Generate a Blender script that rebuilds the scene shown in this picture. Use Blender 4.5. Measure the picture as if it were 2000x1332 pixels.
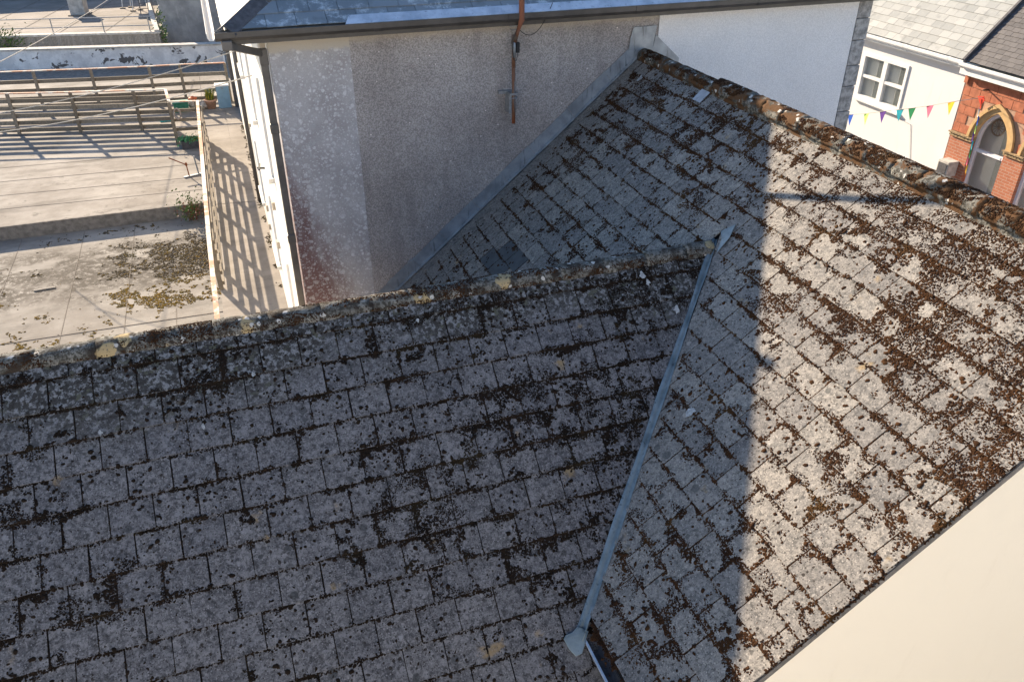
import bpy, math, random
import numpy as np
from mathutils import Matrix, Vector

for o in list(bpy.data.objects):
    bpy.data.objects.remove(o)
SC = bpy.context.scene
COL = SC.collection
rad = math.radians

# ---------------------------------------------------------------- camera
YAW, PIT = rad(19.466), rad(31.77)
FW = Vector((math.sin(YAW) * math.cos(PIT), math.cos(YAW) * math.cos(PIT), -math.sin(PIT)))
RT = Vector((math.cos(YAW), -math.sin(YAW), 0))
UP = RT.cross(FW)
CP = Vector((-5.582, -10.316, 2.533))
cam = bpy.data.cameras.new('camera')
cam.lens, cam.sensor_width, cam.sensor_fit = 28.46, 36.0, 'HORIZONTAL'
cam.clip_start, cam.clip_end = 0.1, 1000
cob = bpy.data.objects.new('camera', cam)
COL.objects.link(cob)
cob.matrix_world = Matrix(((RT.x, UP.x, -FW.x, CP.x), (RT.y, UP.y, -FW.y, CP.y), (RT.z, UP.z, -FW.z, CP.z), (0, 0, 0, 1)))
SC.camera = cob

# ---------------------------------------------------------------- light
SUN = Vector((-2.54, 7.13, 3.11)).normalized()          # towards the sun
world = bpy.data.worlds.new('World')
SC.world = world
world.use_nodes = True
wn = world.node_tree
sky = wn.nodes.new('ShaderNodeTexSky')
sky.sky_type = 'NISHITA'
sky.sun_disc = False
sky.sun_elevation = math.asin(SUN.z)
sky.sun_rotation = math.atan2(SUN.x, SUN.y)
sky.air_density, sky.dust_density, sky.ozone_density = 1.0, 0.4, 3.0
bg = wn.nodes['Background']
bg.inputs['Strength'].default_value = 0.092
wn.links.new(sky.outputs[0], bg.inputs['Color'])
sl = bpy.data.lights.new('sun', 'SUN')
sl.energy, sl.angle, sl.color = 4.6, rad(0.53), (1.0, 0.83, 0.62)
so = bpy.data.objects.new('sun', sl)
COL.objects.link(so)
so.rotation_euler = (-SUN).to_track_quat('-Z', 'Y').to_euler()
so.location = SUN * 60
vs = SC.view_settings
vs.view_transform, vs.look, vs.gamma, vs.exposure = 'Standard', 'None', 1.0, 1.55
vs.use_curve_mapping = False

# ---------------------------------------------------------------- materials
class NT:
    def __init__(s, name):
        s.m = bpy.data.materials.new(name)
        s.m.use_nodes = True
        s.t = s.m.node_tree
        s.b = s.t.nodes['Principled BSDF']
        s.b.inputs['Roughness'].default_value = 0.85
        s.b.inputs['Specular IOR Level'].default_value = 0.3
        g = s.t.nodes.new('ShaderNodeNewGeometry')
        s.pos = g.outputs['Position']
        s.nrm = g.outputs['Normal']
    def put(s, sock, v):
        if isinstance(v, bpy.types.NodeSocket):
            s.t.links.new(v, sock)
        elif isinstance(v, (tuple, list)) and len(v) == 3 and sock.type == 'RGBA':
            sock.default_value = (*v, 1)
        else:
            sock.default_value = v
    def scale(s, v, sc):
        n = s.t.nodes.new('ShaderNodeMapping')
        n.inputs['Scale'].default_value = sc
        s.put(n.inputs['Vector'], v)
        return n.outputs[0]
    def noise(s, sc, det=3, rough=0.55, vec=None, dist=0):
        n = s.t.nodes.new('ShaderNodeTexNoise')
        n.inputs['Scale'].default_value = sc
        n.inputs['Detail'].default_value = det
        n.inputs['Roughness'].default_value = rough
        n.inputs['Distortion'].default_value = dist
        s.put(n.inputs['Vector'], vec or s.pos)
        return n.outputs['Fac']
    def voro(s, sc, vec=None, rnd=1.0, feat='F1'):
        n = s.t.nodes.new('ShaderNodeTexVoronoi')
        n.feature = feat
        n.inputs['Scale'].default_value = sc
        n.inputs['Randomness'].default_value = rnd
        s.put(n.inputs['Vector'], vec or s.pos)
        return n
    def math(s, op, a, b=0.0, c=None):
        n = s.t.nodes.new('ShaderNodeMath')
        n.operation = op
        s.put(n.inputs[0], a)
        s.put(n.inputs[1], b)
        if c is not None:
            s.put(n.inputs[2], c)
        return n.outputs[0]
    def step(s, v, lo, hi, a=0.0, b=1.0):
        n = s.t.nodes.new('ShaderNodeMapRange')
        n.interpolation_type = 'SMOOTHSTEP'
        for i, x in enumerate((v, lo, hi, a, b)):
            s.put(n.inputs[i], x)
        return n.outputs[0]
    def mix(s, f, a, b, mode='MIX'):
        n = s.t.nodes.new('ShaderNodeMix')
        n.data_type, n.blend_type = 'RGBA', mode
        s.put(n.inputs[0], f)
        s.put(n.inputs[6], a)
        s.put(n.inputs[7], b)
        return n.outputs[2]
    def xyz(s, v=None):
        n = s.t.nodes.new('ShaderNodeSeparateXYZ')
        s.put(n.inputs[0], v or s.pos)
        return n.outputs
    def rnd(s):
        return s.t.nodes.new('ShaderNodeObjectInfo').outputs['Random']
    def warp(s, amt, sc):
        n = s.t.nodes.new('ShaderNodeTexNoise')
        n.inputs['Scale'].default_value = sc
        s.put(n.inputs['Vector'], s.pos)
        m = s.t.nodes.new('ShaderNodeVectorMath')
        m.operation = 'MULTIPLY_ADD'
        s.put(m.inputs[0], n.outputs['Color'])
        m.inputs[1].default_value = (amt, amt, amt)
        s.put(m.inputs[2], s.pos)
        return m.outputs[0]
    def bump(s, h, st=0.3, d=0.01):
        n = s.t.nodes.new('ShaderNodeBump')
        n.inputs['Strength'].default_value = st
        n.inputs['Distance'].default_value = d
        s.put(n.inputs['Height'], h)
        s.t.links.new(n.outputs[0], s.b.inputs['Normal'])
    def done(s, col, rough=None, metal=None, spec=None):
        s.put(s.b.inputs['Base Color'], col)
        if rough is not None: s.put(s.b.inputs['Roughness'], rough)
        if metal is not None: s.put(s.b.inputs['Metallic'], metal)
        if spec is not None: s.put(s.b.inputs['Specular IOR Level'], spec)
        return s.m

def plain(name, col, var=0.15, sc=8, rough=0.7, metal=0.0, bump=0.15, spec=0.3):
    n = NT(name)
    a = tuple(c * (1 - var) for c in col)
    b = tuple(min(1, c * (1 + var)) for c in col)
    f = n.noise(sc, 5, 0.65)
    if bump:
        n.bump(n.noise(sc * 8, 3), bump, 0.005)
    return n.done(n.mix(n.step(f, 0.3, 0.7), a, b), rough, metal, spec)

def tile_mat(name, dark, light, spots, ridge_y=None, yellow=0.5, tint=1.0, mottle=0.0):
    n = NT(name)
    w = n.warp(0.03, 22)
    f = n.noise(7, 6, 0.7)
    c = n.mix(n.step(f, 0.32, 0.68), dark, light)
    fine = n.noise(75, 4, 0.75)
    c = n.mix(n.step(fine, 0.50, 0.72, 0, 0.55), c, tuple(min(1, x * 1.4) for x in light))
    c = n.mix(n.step(fine, 0.46, 0.30, 0, 0.55), c, tuple(x * 0.5 for x in dark))
    c = n.mix(n.step(n.noise(26, 4, 0.7), 0.50, 0.62, 0, 0.75), c, tuple(x * 0.50 for x in dark))
    c = n.mix(n.step(n.noise(44, 4, 0.75), 0.54, 0.66, 0, 0.7), c, tuple(min(1, x * 1.5) for x in light))
    if mottle:
        k = n.noise(21, 6, 0.8, None, 0.6)
        c = n.mix(n.step(k, 0.51, 0.60, 0, mottle), c, tuple(min(1, x * 1.35) for x in light))
        c = n.mix(n.step(k, 0.48, 0.40, 0, mottle), c, tuple(x * 0.42 for x in dark))
    sp1 = n.voro(62)
    q1 = n.xyz(sp1.outputs['Color'])
    c = n.mix(n.math('MULTIPLY', n.step(sp1.outputs['Distance'], 0.46, 0.30), n.math('GREATER_THAN', q1[0], 0.45)), c, n.mix(q1[1], tuple(x * 0.55 for x in dark), tuple(min(1, x * 1.45) for x in light)))
    # per tile tint
    t = n.rnd()
    c = n.mix(1.0, c, n.mix(t, (1 - 0.20 * tint, 1 - 0.20 * tint, 1 - 0.18 * tint), (1 + 0.12 * tint, 1 + 0.10 * tint, 1 + 0.07 * tint)), 'MULTIPLY')
    # blue grey crustose discs
    v = n.voro(6.5, w)
    r = n.xyz(v.outputs['Color'])
    g = n.math('MULTIPLY', n.step(v.outputs['Distance'], n.math('MULTIPLY', r[0], 0.30), n.math('MULTIPLY', r[0], 0.24)), n.math('GREATER_THAN', r[1], 0.62))
    c = n.mix(n.math('MULTIPLY', g, 0.7), c, tuple(x * 0.52 for x in (dark[0], dark[1] * 1.06, dark[2] * 1.05)))
    # pale lichen
    v = n.voro(11, w)
    r = n.xyz(v.outputs['Color'])
    g = n.math('MULTIPLY', n.step(v.outputs['Distance'], n.math('MULTIPLY', r[0], 0.34), n.math('MULTIPLY', r[0], 0.22)), n.math('GREATER_THAN', r[1], 0.80))
    c = n.mix(n.math('MULTIPLY', g, 0.55), c, tuple(min(1, x * 1.6) for x in light))
    # ochre stains
    g = n.step(n.noise(3.1, 4, 0.6), 0.66, 0.76)
    c = n.mix(n.math('MULTIPLY', g, yellow), c, (0.34, 0.23, 0.10))
    # small black spots
    for sc, th, amt in ((24, 0.55, 0.9), (55, 0.45, 0.8)):
        v = n.voro(sc, w)
        r = n.xyz(v.outputs['Color'])
        g = n.step(v.outputs['Distance'], n.math('MULTIPLY', r[0], 0.42), n.math('MULTIPLY', r[0], 0.30))
        mk = n.step(n.noise(3.3, 3), 0.60 - spots * 0.25, 0.72 - spots * 0.25)
        g = n.math('MULTIPLY', g, n.math('MULTIPLY', n.math('GREATER_THAN', r[1], th), n.math('ADD', n.math('MULTIPLY', mk, 0.75), 0.25)))
        c = n.mix(n.math('MULTIPLY', g, amt), c, (0.022, 0.017, 0.014))
    if ridge_y is not None:      # crusty lichen growth in the top courses
        y = n.xyz()[1]
        d = n.math('ADD', n.math('SUBTRACT', ridge_y, y), n.math('MULTIPLY', n.math('SUBTRACT', n.noise(1.1, 3), 0.5), 1.1))
        m = n.step(d, 0.72, 0.25)
        k = n.noise(24, 5, 0.75)
        gc = n.mix(n.step(k, 0.48, 0.60), (0.028, 0.025, 0.020), (0.24, 0.24, 0.24))
        gc = n.mix(n.step(n.noise(13, 4), 0.58, 0.68), gc, (0.085, 0.085, 0.055))
        c = n.mix(n.math('MULTIPLY', m, 0.85), c, gc)
    h = n.math('ADD', n.noise(70, 4, 0.7), n.math('MULTIPLY', n.noise(14, 3), 1.2))
    n.bump(h, 0.55, 0.006)
    return n.done(c, 0.92)

M = {}
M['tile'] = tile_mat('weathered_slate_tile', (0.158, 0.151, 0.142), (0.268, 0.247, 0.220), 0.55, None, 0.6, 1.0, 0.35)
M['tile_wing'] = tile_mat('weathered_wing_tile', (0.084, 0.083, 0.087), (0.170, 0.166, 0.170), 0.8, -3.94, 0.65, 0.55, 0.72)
M['slate_new'] = plain('smooth_slate', (0.075, 0.085, 0.092), 0.18, 6, 0.55)
M['slate_cut'] = plain('cut_slate', (0.105, 0.105, 0.105), 0.35, 9, 0.7)
M['deck_dark'] = plain('roof_underlay', (0.018, 0.015, 0.013), 0.3, 20, 0.95)

def moss_mat(name, a, b, c3):
    n = NT(name)
    c = n.mix(n.step(n.noise(6, 4), 0.35, 0.65), a, b)
    c = n.mix(n.step(n.noise(2.2, 3), 0.55, 0.72), c, c3)
    c = n.mix(1.0, c, n.mix(n.noise(160, 3, 0.7), (0.55, 0.55, 0.55), (1.45, 1.45, 1.45)), 'MULTIPLY')
    n.bump(n.noise(240, 3, 0.7), 0.9, 0.006)
    return n.done(c, 0.98, spec=0.08)
M['moss'] = moss_mat('brown_moss', (0.036, 0.018, 0.010), (0.060, 0.028, 0.0125), (0.072, 0.038, 0.015))
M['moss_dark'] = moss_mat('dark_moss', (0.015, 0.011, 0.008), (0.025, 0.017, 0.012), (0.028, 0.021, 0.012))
M['moss_gold'] = moss_mat('golden_moss', (0.19, 0.115, 0.020), (0.14, 0.10, 0.025), (0.075, 0.060, 0.025))
M['moss_drab'] = moss_mat('drab_moss', (0.045, 0.036, 0.025), (0.062, 0.048, 0.027), (0.085, 0.070, 0.028))

def ridge_mat(name, moss, mossamt, ochre):
    n = NT(name)
    w = n.warp(0.05, 18)
    c = n.mix(n.step(n.noise(9, 5, 0.7), 0.35, 0.65), (0.13, 0.125, 0.11), (0.25, 0.24, 0.21))
    c = n.mix(n.step(n.noise(28, 4, 0.7), 0.55, 0.42), c, (0.055, 0.050, 0.040))
    c = n.mix(n.step(n.noise(7, 5, 0.68), 0.60 - mossamt, 0.66 - mossamt), c, moss)
    v = n.voro(4.6, n.warp(0.12, 9))
    r = n.xyz(v.outputs['Color'])
    g = n.math('MULTIPLY', n.step(v.outputs['Distance'], 0.42, 0.34), n.math('GREATER_THAN', r[1], 1 - ochre))
    g = n.math('MULTIPLY', g, n.step(n.noise(30, 4, 0.7), 0.36, 0.46))
    c = n.mix(g, c, (0.42, 0.32, 0.17))
    v = n.voro(16, w)
    r = n.xyz(v.outputs['Color'])
    g = n.math('MULTIPLY', n.step(v.outputs['Distance'], 0.36, 0.26), n.math('GREATER_THAN', r[1], 0.86))
    c = n.mix(g, c, (0.52, 0.50, 0.46))
    n.bump(n.math('ADD', n.noise(60, 4, 0.7), n.noise(18, 4, 0.7)), 0.8, 0.01)
    return n.done(c, 0.95)
M['ridge'] = ridge_mat('mossy_ridge', (0.095, 0.046, 0.018), 0.13, 0.0)
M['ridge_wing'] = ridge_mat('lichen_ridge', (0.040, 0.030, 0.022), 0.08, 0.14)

def lead_mat(name, a, b):
    n = NT(name)
    f = n.noise(5, 5, 0.6, n.scale(n.pos, (1, 1, 1)))
    c = n.mix(n.step(f, 0.3, 0.7), a, b)
    c = n.mix(n.step(n.noise(22, 3, 0.6, n.scale(n.pos, (1, 1, 0.12))), 0.58, 0.75), c, tuple(x * 0.55 for x in a))
    n.bump(n.noise(9, 3), 0.3, 0.02)
    return n.done(c, 0.45, 0.25, 0.5)
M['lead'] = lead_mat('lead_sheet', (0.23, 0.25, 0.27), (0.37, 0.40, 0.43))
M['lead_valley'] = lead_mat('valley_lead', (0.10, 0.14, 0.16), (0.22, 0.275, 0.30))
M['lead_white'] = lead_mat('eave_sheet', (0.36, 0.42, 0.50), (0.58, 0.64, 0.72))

def cream():
    n = NT('cream_paint')
    c = n.mix(n.noise(0.5, 4), (0.89, 0.81, 0.66), (0.92, 0.84, 0.70))
    c = n.mix(n.step(n.noise(3, 5, 0.7, n.scale(n.pos, (2, 2, 0.4))), 0.56, 0.8, 0, 0.25), c, (0.76, 0.67, 0.52))
    v = n.voro(2.2)
    r = n.xyz(v.outputs['Color'])
    c = n.mix(n.math('MULTIPLY', n.step(v.outputs['Distance'], 0.035, 0.015), n.math('GREATER_THAN', r[1], 0.6)), c, (0.30, 0.25, 0.18))
    c = n.mix(n.step(n.noise(1.3, 6, 0.7), 0.55, 0.75, 0, 0.3), c, (0.80, 0.74, 0.64))
    n.bump(n.math('ADD', n.noise(90, 3), n.math('MULTIPLY', n.noise(7, 4), 1.5)), 0.25, 0.006)
    return n.done(c, 0.6)
M['cream'] = cream()
M['lime'] = plain('bird_lime', (0.36, 0.37, 0.37), 0.35, 40, 0.9)

def dash(name, dark, light, grain=120, contrast=1.0, stain=0.0, edge=None):
    n = NT(name)
    c = n.mix(n.step(n.noise(0.9, 5, 0.6), 0.3, 0.7), dark, light)
    g = n.noise(grain, 2, 0.6)
    c = n.mix(1.0, c, n.mix(n.step(g, 0.32, 0.68), (1 - 0.45 * contrast,) * 3, (1 + 0.42 * contrast,) * 3), 'MULTIPLY')
    if stain:
        st = n.step(n.noise(2.4, 4, 0.6, n.scale(n.pos, (1.6, 1, 0.35))), 0.52, 0.72)
        c = n.mix(n.math('MULTIPLY', st, stain), c, tuple(x * 0.6 for x in dark))
        z = n.xyz()[2]
        e = n.step(n.math('ADD', z, n.math('MULTIPLY', n.noise(5, 4), 0.25)), 0.50, 0.62)
        c = n.mix(n.math('MULTIPLY', e, 0.6), c, (0.46, 0.41, 0.34))
    v = n.voro(9)
    r = n.xyz(v.outputs['Color'])
    c = n.mix(n.math('MULTIPLY', n.step(v.outputs['Distance'], 0.10, 0.06), n.math('GREATER_THAN', r[1], 0.93)), c, tuple(min(1, x * 2.2) for x in light))
    n.bump(g, 0.8, 0.008)
    return n.done(c, 0.95)
M['dash'] = dash('brown_pebbledash', (0.300, 0.268, 0.252), (0.40, 0.365, 0.345), 66, 0.72, 0.40)
M['dash_white'] = dash('white_pebbledash', (0.74, 0.72, 0.71), (0.80, 0.78, 0.77), 60, 0.20)

def strip_mat():
    n = NT('lichened_render')
    x, y, z = n.xyz()[:3]
    w = n.warp(0.04, 14)
    c = n.mix(n.step(n.noise(2, 5, 0.65), 0.35, 0.65), (0.36, 0.335, 0.335), (0.45, 0.43, 0.43))
    # old red paint showing low down towards the corner
    low = n.step(n.math('ADD', n.math('ADD', n.math('MULTIPLY', z, 0.40), n.math('MULTIPLY', n.math('ADD', x, 4.98), 1.25)), n.math('MULTIPLY', n.noise(3, 4, 0.6, n.scale(n.pos, (2.2, 1, 0.5))), 0.9)), 0.30, -0.35)
    c = n.mix(n.math('MULTIPLY', low, 0.9), c, (0.165, 0.085, 0.080))
    for sc, th, amt in ((13, 0.45, 0.85), (21, 0.30, 0.9), (38, 0.2, 0.85)):
        v = n.voro(sc, w)
        r = n.xyz(v.outputs['Color'])
        g = n.step(v.outputs['Distance'], n.math('MULTIPLY_ADD', r[0], 0.35, 0.2), n.math('MULTIPLY_ADD', r[0], 0.30, 0.12))
        g = n.math('MULTIPLY', g, n.math('GREATER_THAN', r[1], th))
        k = n.mix(r[2], (0.38, 0.37, 0.375), (0.66, 0.65, 0.65))
        c = n.mix(n.math('MULTIPLY', g, n.math('SUBTRACT', amt, n.math('MULTIPLY', low, 0.42))), c, k)
    g = n.noise(70, 3, 0.7)
    c = n.mix(1.0, c, n.mix(g, (0.75, 0.75, 0.75), (1.25, 1.25, 1.25)), 'MULTIPLY')
    e = n.step(n.math('ADD', z, n.math('MULTIPLY', n.noise(14, 4), 0.12)), 0.40, 0.45)
    c = n.mix(e, c, (0.50, 0.45, 0.38))
    n.bump(n.noise(40, 4, 0.7), 0.6, 0.008)
    return n.done(c, 0.95)
M['strip'] = strip_mat()

def streak_white(name, a, b, dirt=0.3):
    n = NT(name)
    c = n.mix(n.noise(1.2, 4), a, b)
    d = n.step(n.noise(4, 5, 0.65, n.scale(n.pos, (2, 2, 0.18))), 0.56, 0.78)
    c = n.mix(n.math('MULTIPLY', d, dirt), c, (0.36, 0.32, 0.26))
    n.bump(n.noise(50, 4), 0.25, 0.006)
    return n.done(c, 0.8)
M['render_white'] = streak_white('white_render', (0.72, 0.69, 0.63), (0.78, 0.75, 0.69), 0.25)
M['render_house'] = streak_white('house_render', (0.66, 0.64, 0.63), (0.72, 0.71, 0.70), 0.25)
M['grey_front'] = streak_white('pale_grey_render', (0.44, 0.455, 0.475), (0.50, 0.515, 0.535), 0.2)
M['beige'] = plain('beige_band', (0.52, 0.45, 0.36), 0.08, 4, 0.8)
M['plastic_dark'] = plain('dark_gutter', (0.055, 0.050, 0.047), 0.25, 5, 0.38, 0, 0.08, 0.5)
M['plastic_pipe'] = plain('brown_pipe', (0.115, 0.102, 0.092), 0.2, 5, 0.42, 0, 0.05, 0.5)
M['white_paint'] = plain('white_paint', (0.74, 0.74, 0.73), 0.06, 6, 0.45, 0, 0.05, 0.5)
M['quoin'] = plain('grey_quoin', (0.34, 0.325, 0.31), 0.4, 12, 0.95, 0, 0.7)
M['mortar'] = plain('mortar', (0.16, 0.15, 0.14), 0.3, 15, 0.95, 0, 0.4)

def slate_mat(name, a, b, pale, amt):
    n = NT(name)
    c = n.mix(n.rnd(), a, b)
    c = n.mix(n.step(n.noise(6, 6, 0.75), 0.5, 0.68, 0, amt), c, pale)
    c = n.mix(n.step(n.noise(2.3, 4), 0.58, 0.72, 0, 0.5), c, tuple(x * 0.6 for x in a))
    n.bump(n.noise(40, 4, 0.7), 0.35, 0.005)
    return n.done(c, 0.6, spec=0.4)
M['slate_blue'] = slate_mat('blue_slate', (0.14, 0.165, 0.185), (0.22, 0.25, 0.275), (0.52, 0.57, 0.61), 0.85)
M['slate_pale'] = slate_mat('pale_slate', (0.24, 0.25, 0.245), (0.36, 0.365, 0.35), (0.42, 0.42, 0.40), 0.3)
M['tile_dark'] = slate_mat('dark_roof_tile', (0.085, 0.078, 0.078), (0.125, 0.115, 0.113), (0.17, 0.16, 0.15), 0.3)
M['hip'] = plain('hip_tile', (0.085, 0.082, 0.088), 0.3, 14, 0.8, 0, 0.3)

def felt(name, dark, light, dirt, moss=False):
    n = NT(name)
    c = n.mix(n.step(n.noise(0.7, 6, 0.65), 0.3, 0.7), dark, light)
    c = n.mix(n.step(n.noise(1.1, 5, 0.7, n.scale(n.pos, (0.35, 1.6, 1))), 0.46, 0.70, 0, dirt), c, tuple(x * 0.45 for x in dark))
    c = n.mix(n.step(n.noise(2.6, 6, 0.75), 0.56, 0.68, 0, dirt), c, tuple(x * 0.6 for x in dark))
    if moss:
        x, y, z = n.xyz()[:3]
        wob = n.math('MULTIPLY', n.math('SUBTRACT', n.noise(0.9, 5, 0.7), 0.5), 2.6)
        near = n.step(n.math('ADD', n.math('ABSOLUTE', n.math('SUBTRACT', y, 9.7)), wob), 2.1, 0.9)
        grit = n.math('MULTIPLY', n.step(n.noise(6, 7, 0.85), 0.40, 0.50), n.step(n.noise(0.8, 4, 0.6), 0.38, 0.52))
        c = n.mix(n.math('MULTIPLY', n.math('MULTIPLY', near, grit), 0.95), c, (0.060, 0.050, 0.040))
    c = n.mix(1.0, c, n.mix(n.noise(140, 2), (0.84, 0.84, 0.84), (1.16, 1.16, 1.16)), 'MULTIPLY')
    n.bump(n.noise(60, 4, 0.7), 0.35, 0.006)
    return n.done(c, 0.93)
M['felt'] = felt('pale_roof_felt', (0.204, 0.180, 0.156), (0.344, 0.316, 0.283), 0.70)
M['felt_low'] = felt('mossy_roof_felt', (0.211, 0.190, 0.167), (0.344, 0.320, 0.287), 0.45, True)
M['felt_far'] = felt('far_roof_felt', (0.20, 0.175, 0.15), (0.30, 0.265, 0.235), 0.6)
M['walk'] = felt('walkway_concrete', (0.204, 0.180, 0.156), (0.328, 0.295, 0.262), 0.33)
M['lap'] = plain('felt_edge', (0.19, 0.165, 0.14), 0.25, 3, 0.95, 0, 0.2)
M['kerb'] = plain('kerb_felt', (0.20, 0.18, 0.16), 0.3, 6, 0.95, 0, 0.4)

def wood(name, a, b):
    n = NT(name)
    c = n.mix(n.rnd(), a, b)
    c = n.mix(n.step(n.noise(14, 5, 0.7), 0.4, 0.7, 0, 0.6), c, tuple(x * 0.55 for x in a))
    n.bump(n.noise(40, 4, 0.7), 0.5, 0.006)
    return n.done(c, 0.9)
M['wood'] = wood('weathered_timber', (0.20, 0.165, 0.125), (0.29, 0.25, 0.20))
M['wood_pale'] = wood('pale_boards', (0.27, 0.245, 0.215), (0.36, 0.33, 0.295))
def rail_mat():
    n = NT('peeling_rail_paint')
    c = n.mix(n.step(n.noise(1.6, 5, 0.7), 0.46, 0.54), (0.56, 0.52, 0.46), (0.47, 0.25, 0.16))
    c = n.mix(n.step(n.noise(12, 4), 0.6, 0.75, 0, 0.7), c, (0.25, 0.2, 0.16))
    return n.done(c, 0.8)
M['rail'] = rail_mat()

def peel():
    n = NT('peeling_white_wall')
    c = n.mix(n.step(n.noise(1.6, 6, 0.7), 0.35, 0.65), (0.60, 0.61, 0.63), (0.84, 0.85, 0.86))
    g = n.step(n.noise(1.5, 5, 0.62, None, 0.4), 0.575, 0.59)
    c = n.mix(g, c, (0.13, 0.125, 0.125))
    c = n.mix(n.step(n.noise(14, 4, 0.7), 0.62, 0.7, 0, 0.5), c, (0.16, 0.16, 0.16))
    n.bump(g, 0.4, 0.01)
    return n.done(c, 0.9)
M['peel'] = peel()
def grey_wall():
    n = NT('grey_render')
    c = n.mix(n.step(n.noise(0.6, 6, 0.68), 0.35, 0.65), (0.20, 0.205, 0.215), (0.36, 0.365, 0.375))
    c = n.mix(n.step(n.noise(3, 5, 0.7, n.scale(n.pos, (2, 2, 0.2))), 0.55, 0.72, 0, 0.5), c, (0.45, 0.45, 0.45))
    n.bump(n.noise(30, 4), 0.4, 0.01)
    return n.done(c, 0.92)
M['grey_wall'] = grey_wall()
M['concrete'] = plain('pale_concrete', (0.45, 0.43, 0.40), 0.25, 5, 0.9, 0, 0.4)
M['steel'] = plain('galvanised_steel', (0.27, 0.285, 0.30), 0.2, 20, 0.5, 0.5, 0.05)
def rust():
    n = NT('rusty_steel')
    c = n.mix(n.step(n.noise(14, 5, 0.7, n.scale(n.pos, (1, 1, 0.15))), 0.42, 0.58), (0.17, 0.165, 0.16), (0.18, 0.085, 0.05))
    z = n.xyz()[2]
    c = n.mix(n.step(n.math('ADD', z, n.math('MULTIPLY', n.noise(20, 3), 0.2)), -0.50, -0.62), c, (0.24, 0.075, 0.03))
    c = n.mix(n.step(z, 0.35, 0.55), c, (0.24, 0.095, 0.055))
    n.bump(n.noise(90, 3), 0.4, 0.003)
    return n.done(c, 0.8)
M['rust'] = rust()
M['black'] = plain('black_plastic', (0.02, 0.02, 0.022), 0.2, 12, 0.5)
M['wire'] = plain('pale_line', (0.50, 0.46, 0.40), 0.1, 8, 0.8)
M['blue_box'] = plain('blue_metal', (0.22, 0.36, 0.47), 0.08, 6, 0.55, 0, 0.05)
M['terracotta'] = plain('terracotta', (0.50, 0.29, 0.20), 0.15, 14, 0.85)
M['green_plastic'] = plain('green_plastic', (0.03, 0.17, 0.12), 0.15, 8, 0.6)
M['bag'] = plain('pale_sacking', (0.46, 0.42, 0.37), 0.4, 12, 0.9, 0, 0.5)
M['orange'] = plain('orange_plastic', (0.55, 0.14, 0.05), 0.15, 9, 0.6)
M['soil'] = plain('soil', (0.05, 0.035, 0.025), 0.3, 20, 0.98, 0, 0.6)
M['rope'] = plain('grey_rope', (0.34, 0.29, 0.26), 0.3, 40, 0.95, 0, 0.5)
def leafm(name, a, b):
    n = NT(name)
    n.b.inputs['Subsurface Weight'].default_value = 0.0
    return n.done(n.mix(n.noise(9, 3), a, b), 0.6)
M['leaf'] = leafm('green_leaf', (0.06, 0.115, 0.025), (0.11, 0.17, 0.04))
M['leaf_yellow'] = leafm('yellow_leaf', (0.30, 0.28, 0.03), (0.42, 0.36, 0.04))
M['leaf_mint'] = leafm('mint_leaf', (0.05, 0.22, 0.10), (0.11, 0.32, 0.16))
M['leaf_red'] = leafm('red_stem', (0.20, 0.06, 0.04), (0.26, 0.10, 0.05))
M['grass_dry'] = plain('dry_straw', (0.40, 0.30, 0.15), 0.2, 20, 0.9)
def brick_mat():
    n = NT('red_brick')
    b = n.t.nodes.new('ShaderNodeTexBrick')
    x, y, z = n.xyz()[:3]
    cb = n.t.nodes.new('ShaderNodeCombineXYZ')
    n.put(cb.inputs[0], n.math('ADD', y, x)); n.put(cb.inputs[1], z)
    n.put(b.inputs['Vector'], cb.outputs[0])
    b.inputs['Scale'].default_value = 1.0
    b.inputs['Brick Width'].default_value = 0.22
    b.inputs['Row Height'].default_value = 0.075
    b.inputs['Mortar Size'].default_value = 0.006
    b.inputs['Color1'].default_value = (0.36, 0.125, 0.070, 1)
    b.inputs['Color2'].default_value = (0.42, 0.165, 0.095, 1)
    b.inputs['Mortar'].default_value = (0.40, 0.30, 0.24, 1)
    c = n.mix(1.0, b.outputs['Color'], n.mix(n.noise(9, 4), (0.8, 0.8, 0.8), (1.15, 1.15, 1.15)), 'MULTIPLY')
    n.bump(b.outputs['Fac'], -0.4, 0.01)
    return n.done(c, 0.85)
M['brick'] = brick_mat()
M['brick_joint'] = plain('pale_brick_joint', (0.42, 0.27, 0.19), 0.15, 9, 0.9)
M['brick_block'] = plain('terracotta_block', (0.38, 0.135, 0.075), 0.22, 6, 0.8)
M['bath_stone'] = plain('buff_stone', (0.52, 0.35, 0.17), 0.12, 7, 0.85)
M['stone_carved'] = plain('carved_stone', (0.30, 0.22, 0.13), 0.5, 16, 0.95, 0, 0.9)
def glassm():
    n = NT('window_glass')
    n.b.inputs['Transmission Weight'].default_value = 0.0
    n.b.inputs['Alpha'].default_value = 0.14
    return n.done((0.30, 0.33, 0.32), 0.06, 0.0, 0.8)
M['glass'] = glassm()
M['room'] = plain('room_wall', (0.78, 0.76, 0.70), 0.05, 3, 0.9)
M['curtain'] = plain('pale_blind', (0.60, 0.60, 0.57), 0.06, 3, 0.9)
M['dark_room'] = plain('dark_room', (0.34, 0.35, 0.32), 0.2, 3, 0.9)
M['wicker'] = plain('wicker', (0.30, 0.19, 0.10), 0.3, 25, 0.9)
M['lilac_frame'] = plain('lilac_white_frame', (0.74, 0.73, 0.78), 0.05, 5, 0.5)
M['ground'] = plain('pale_paving', (0.40, 0.37, 0.33), 0.15, 1.5, 0.95, 0, 0.3)
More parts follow.
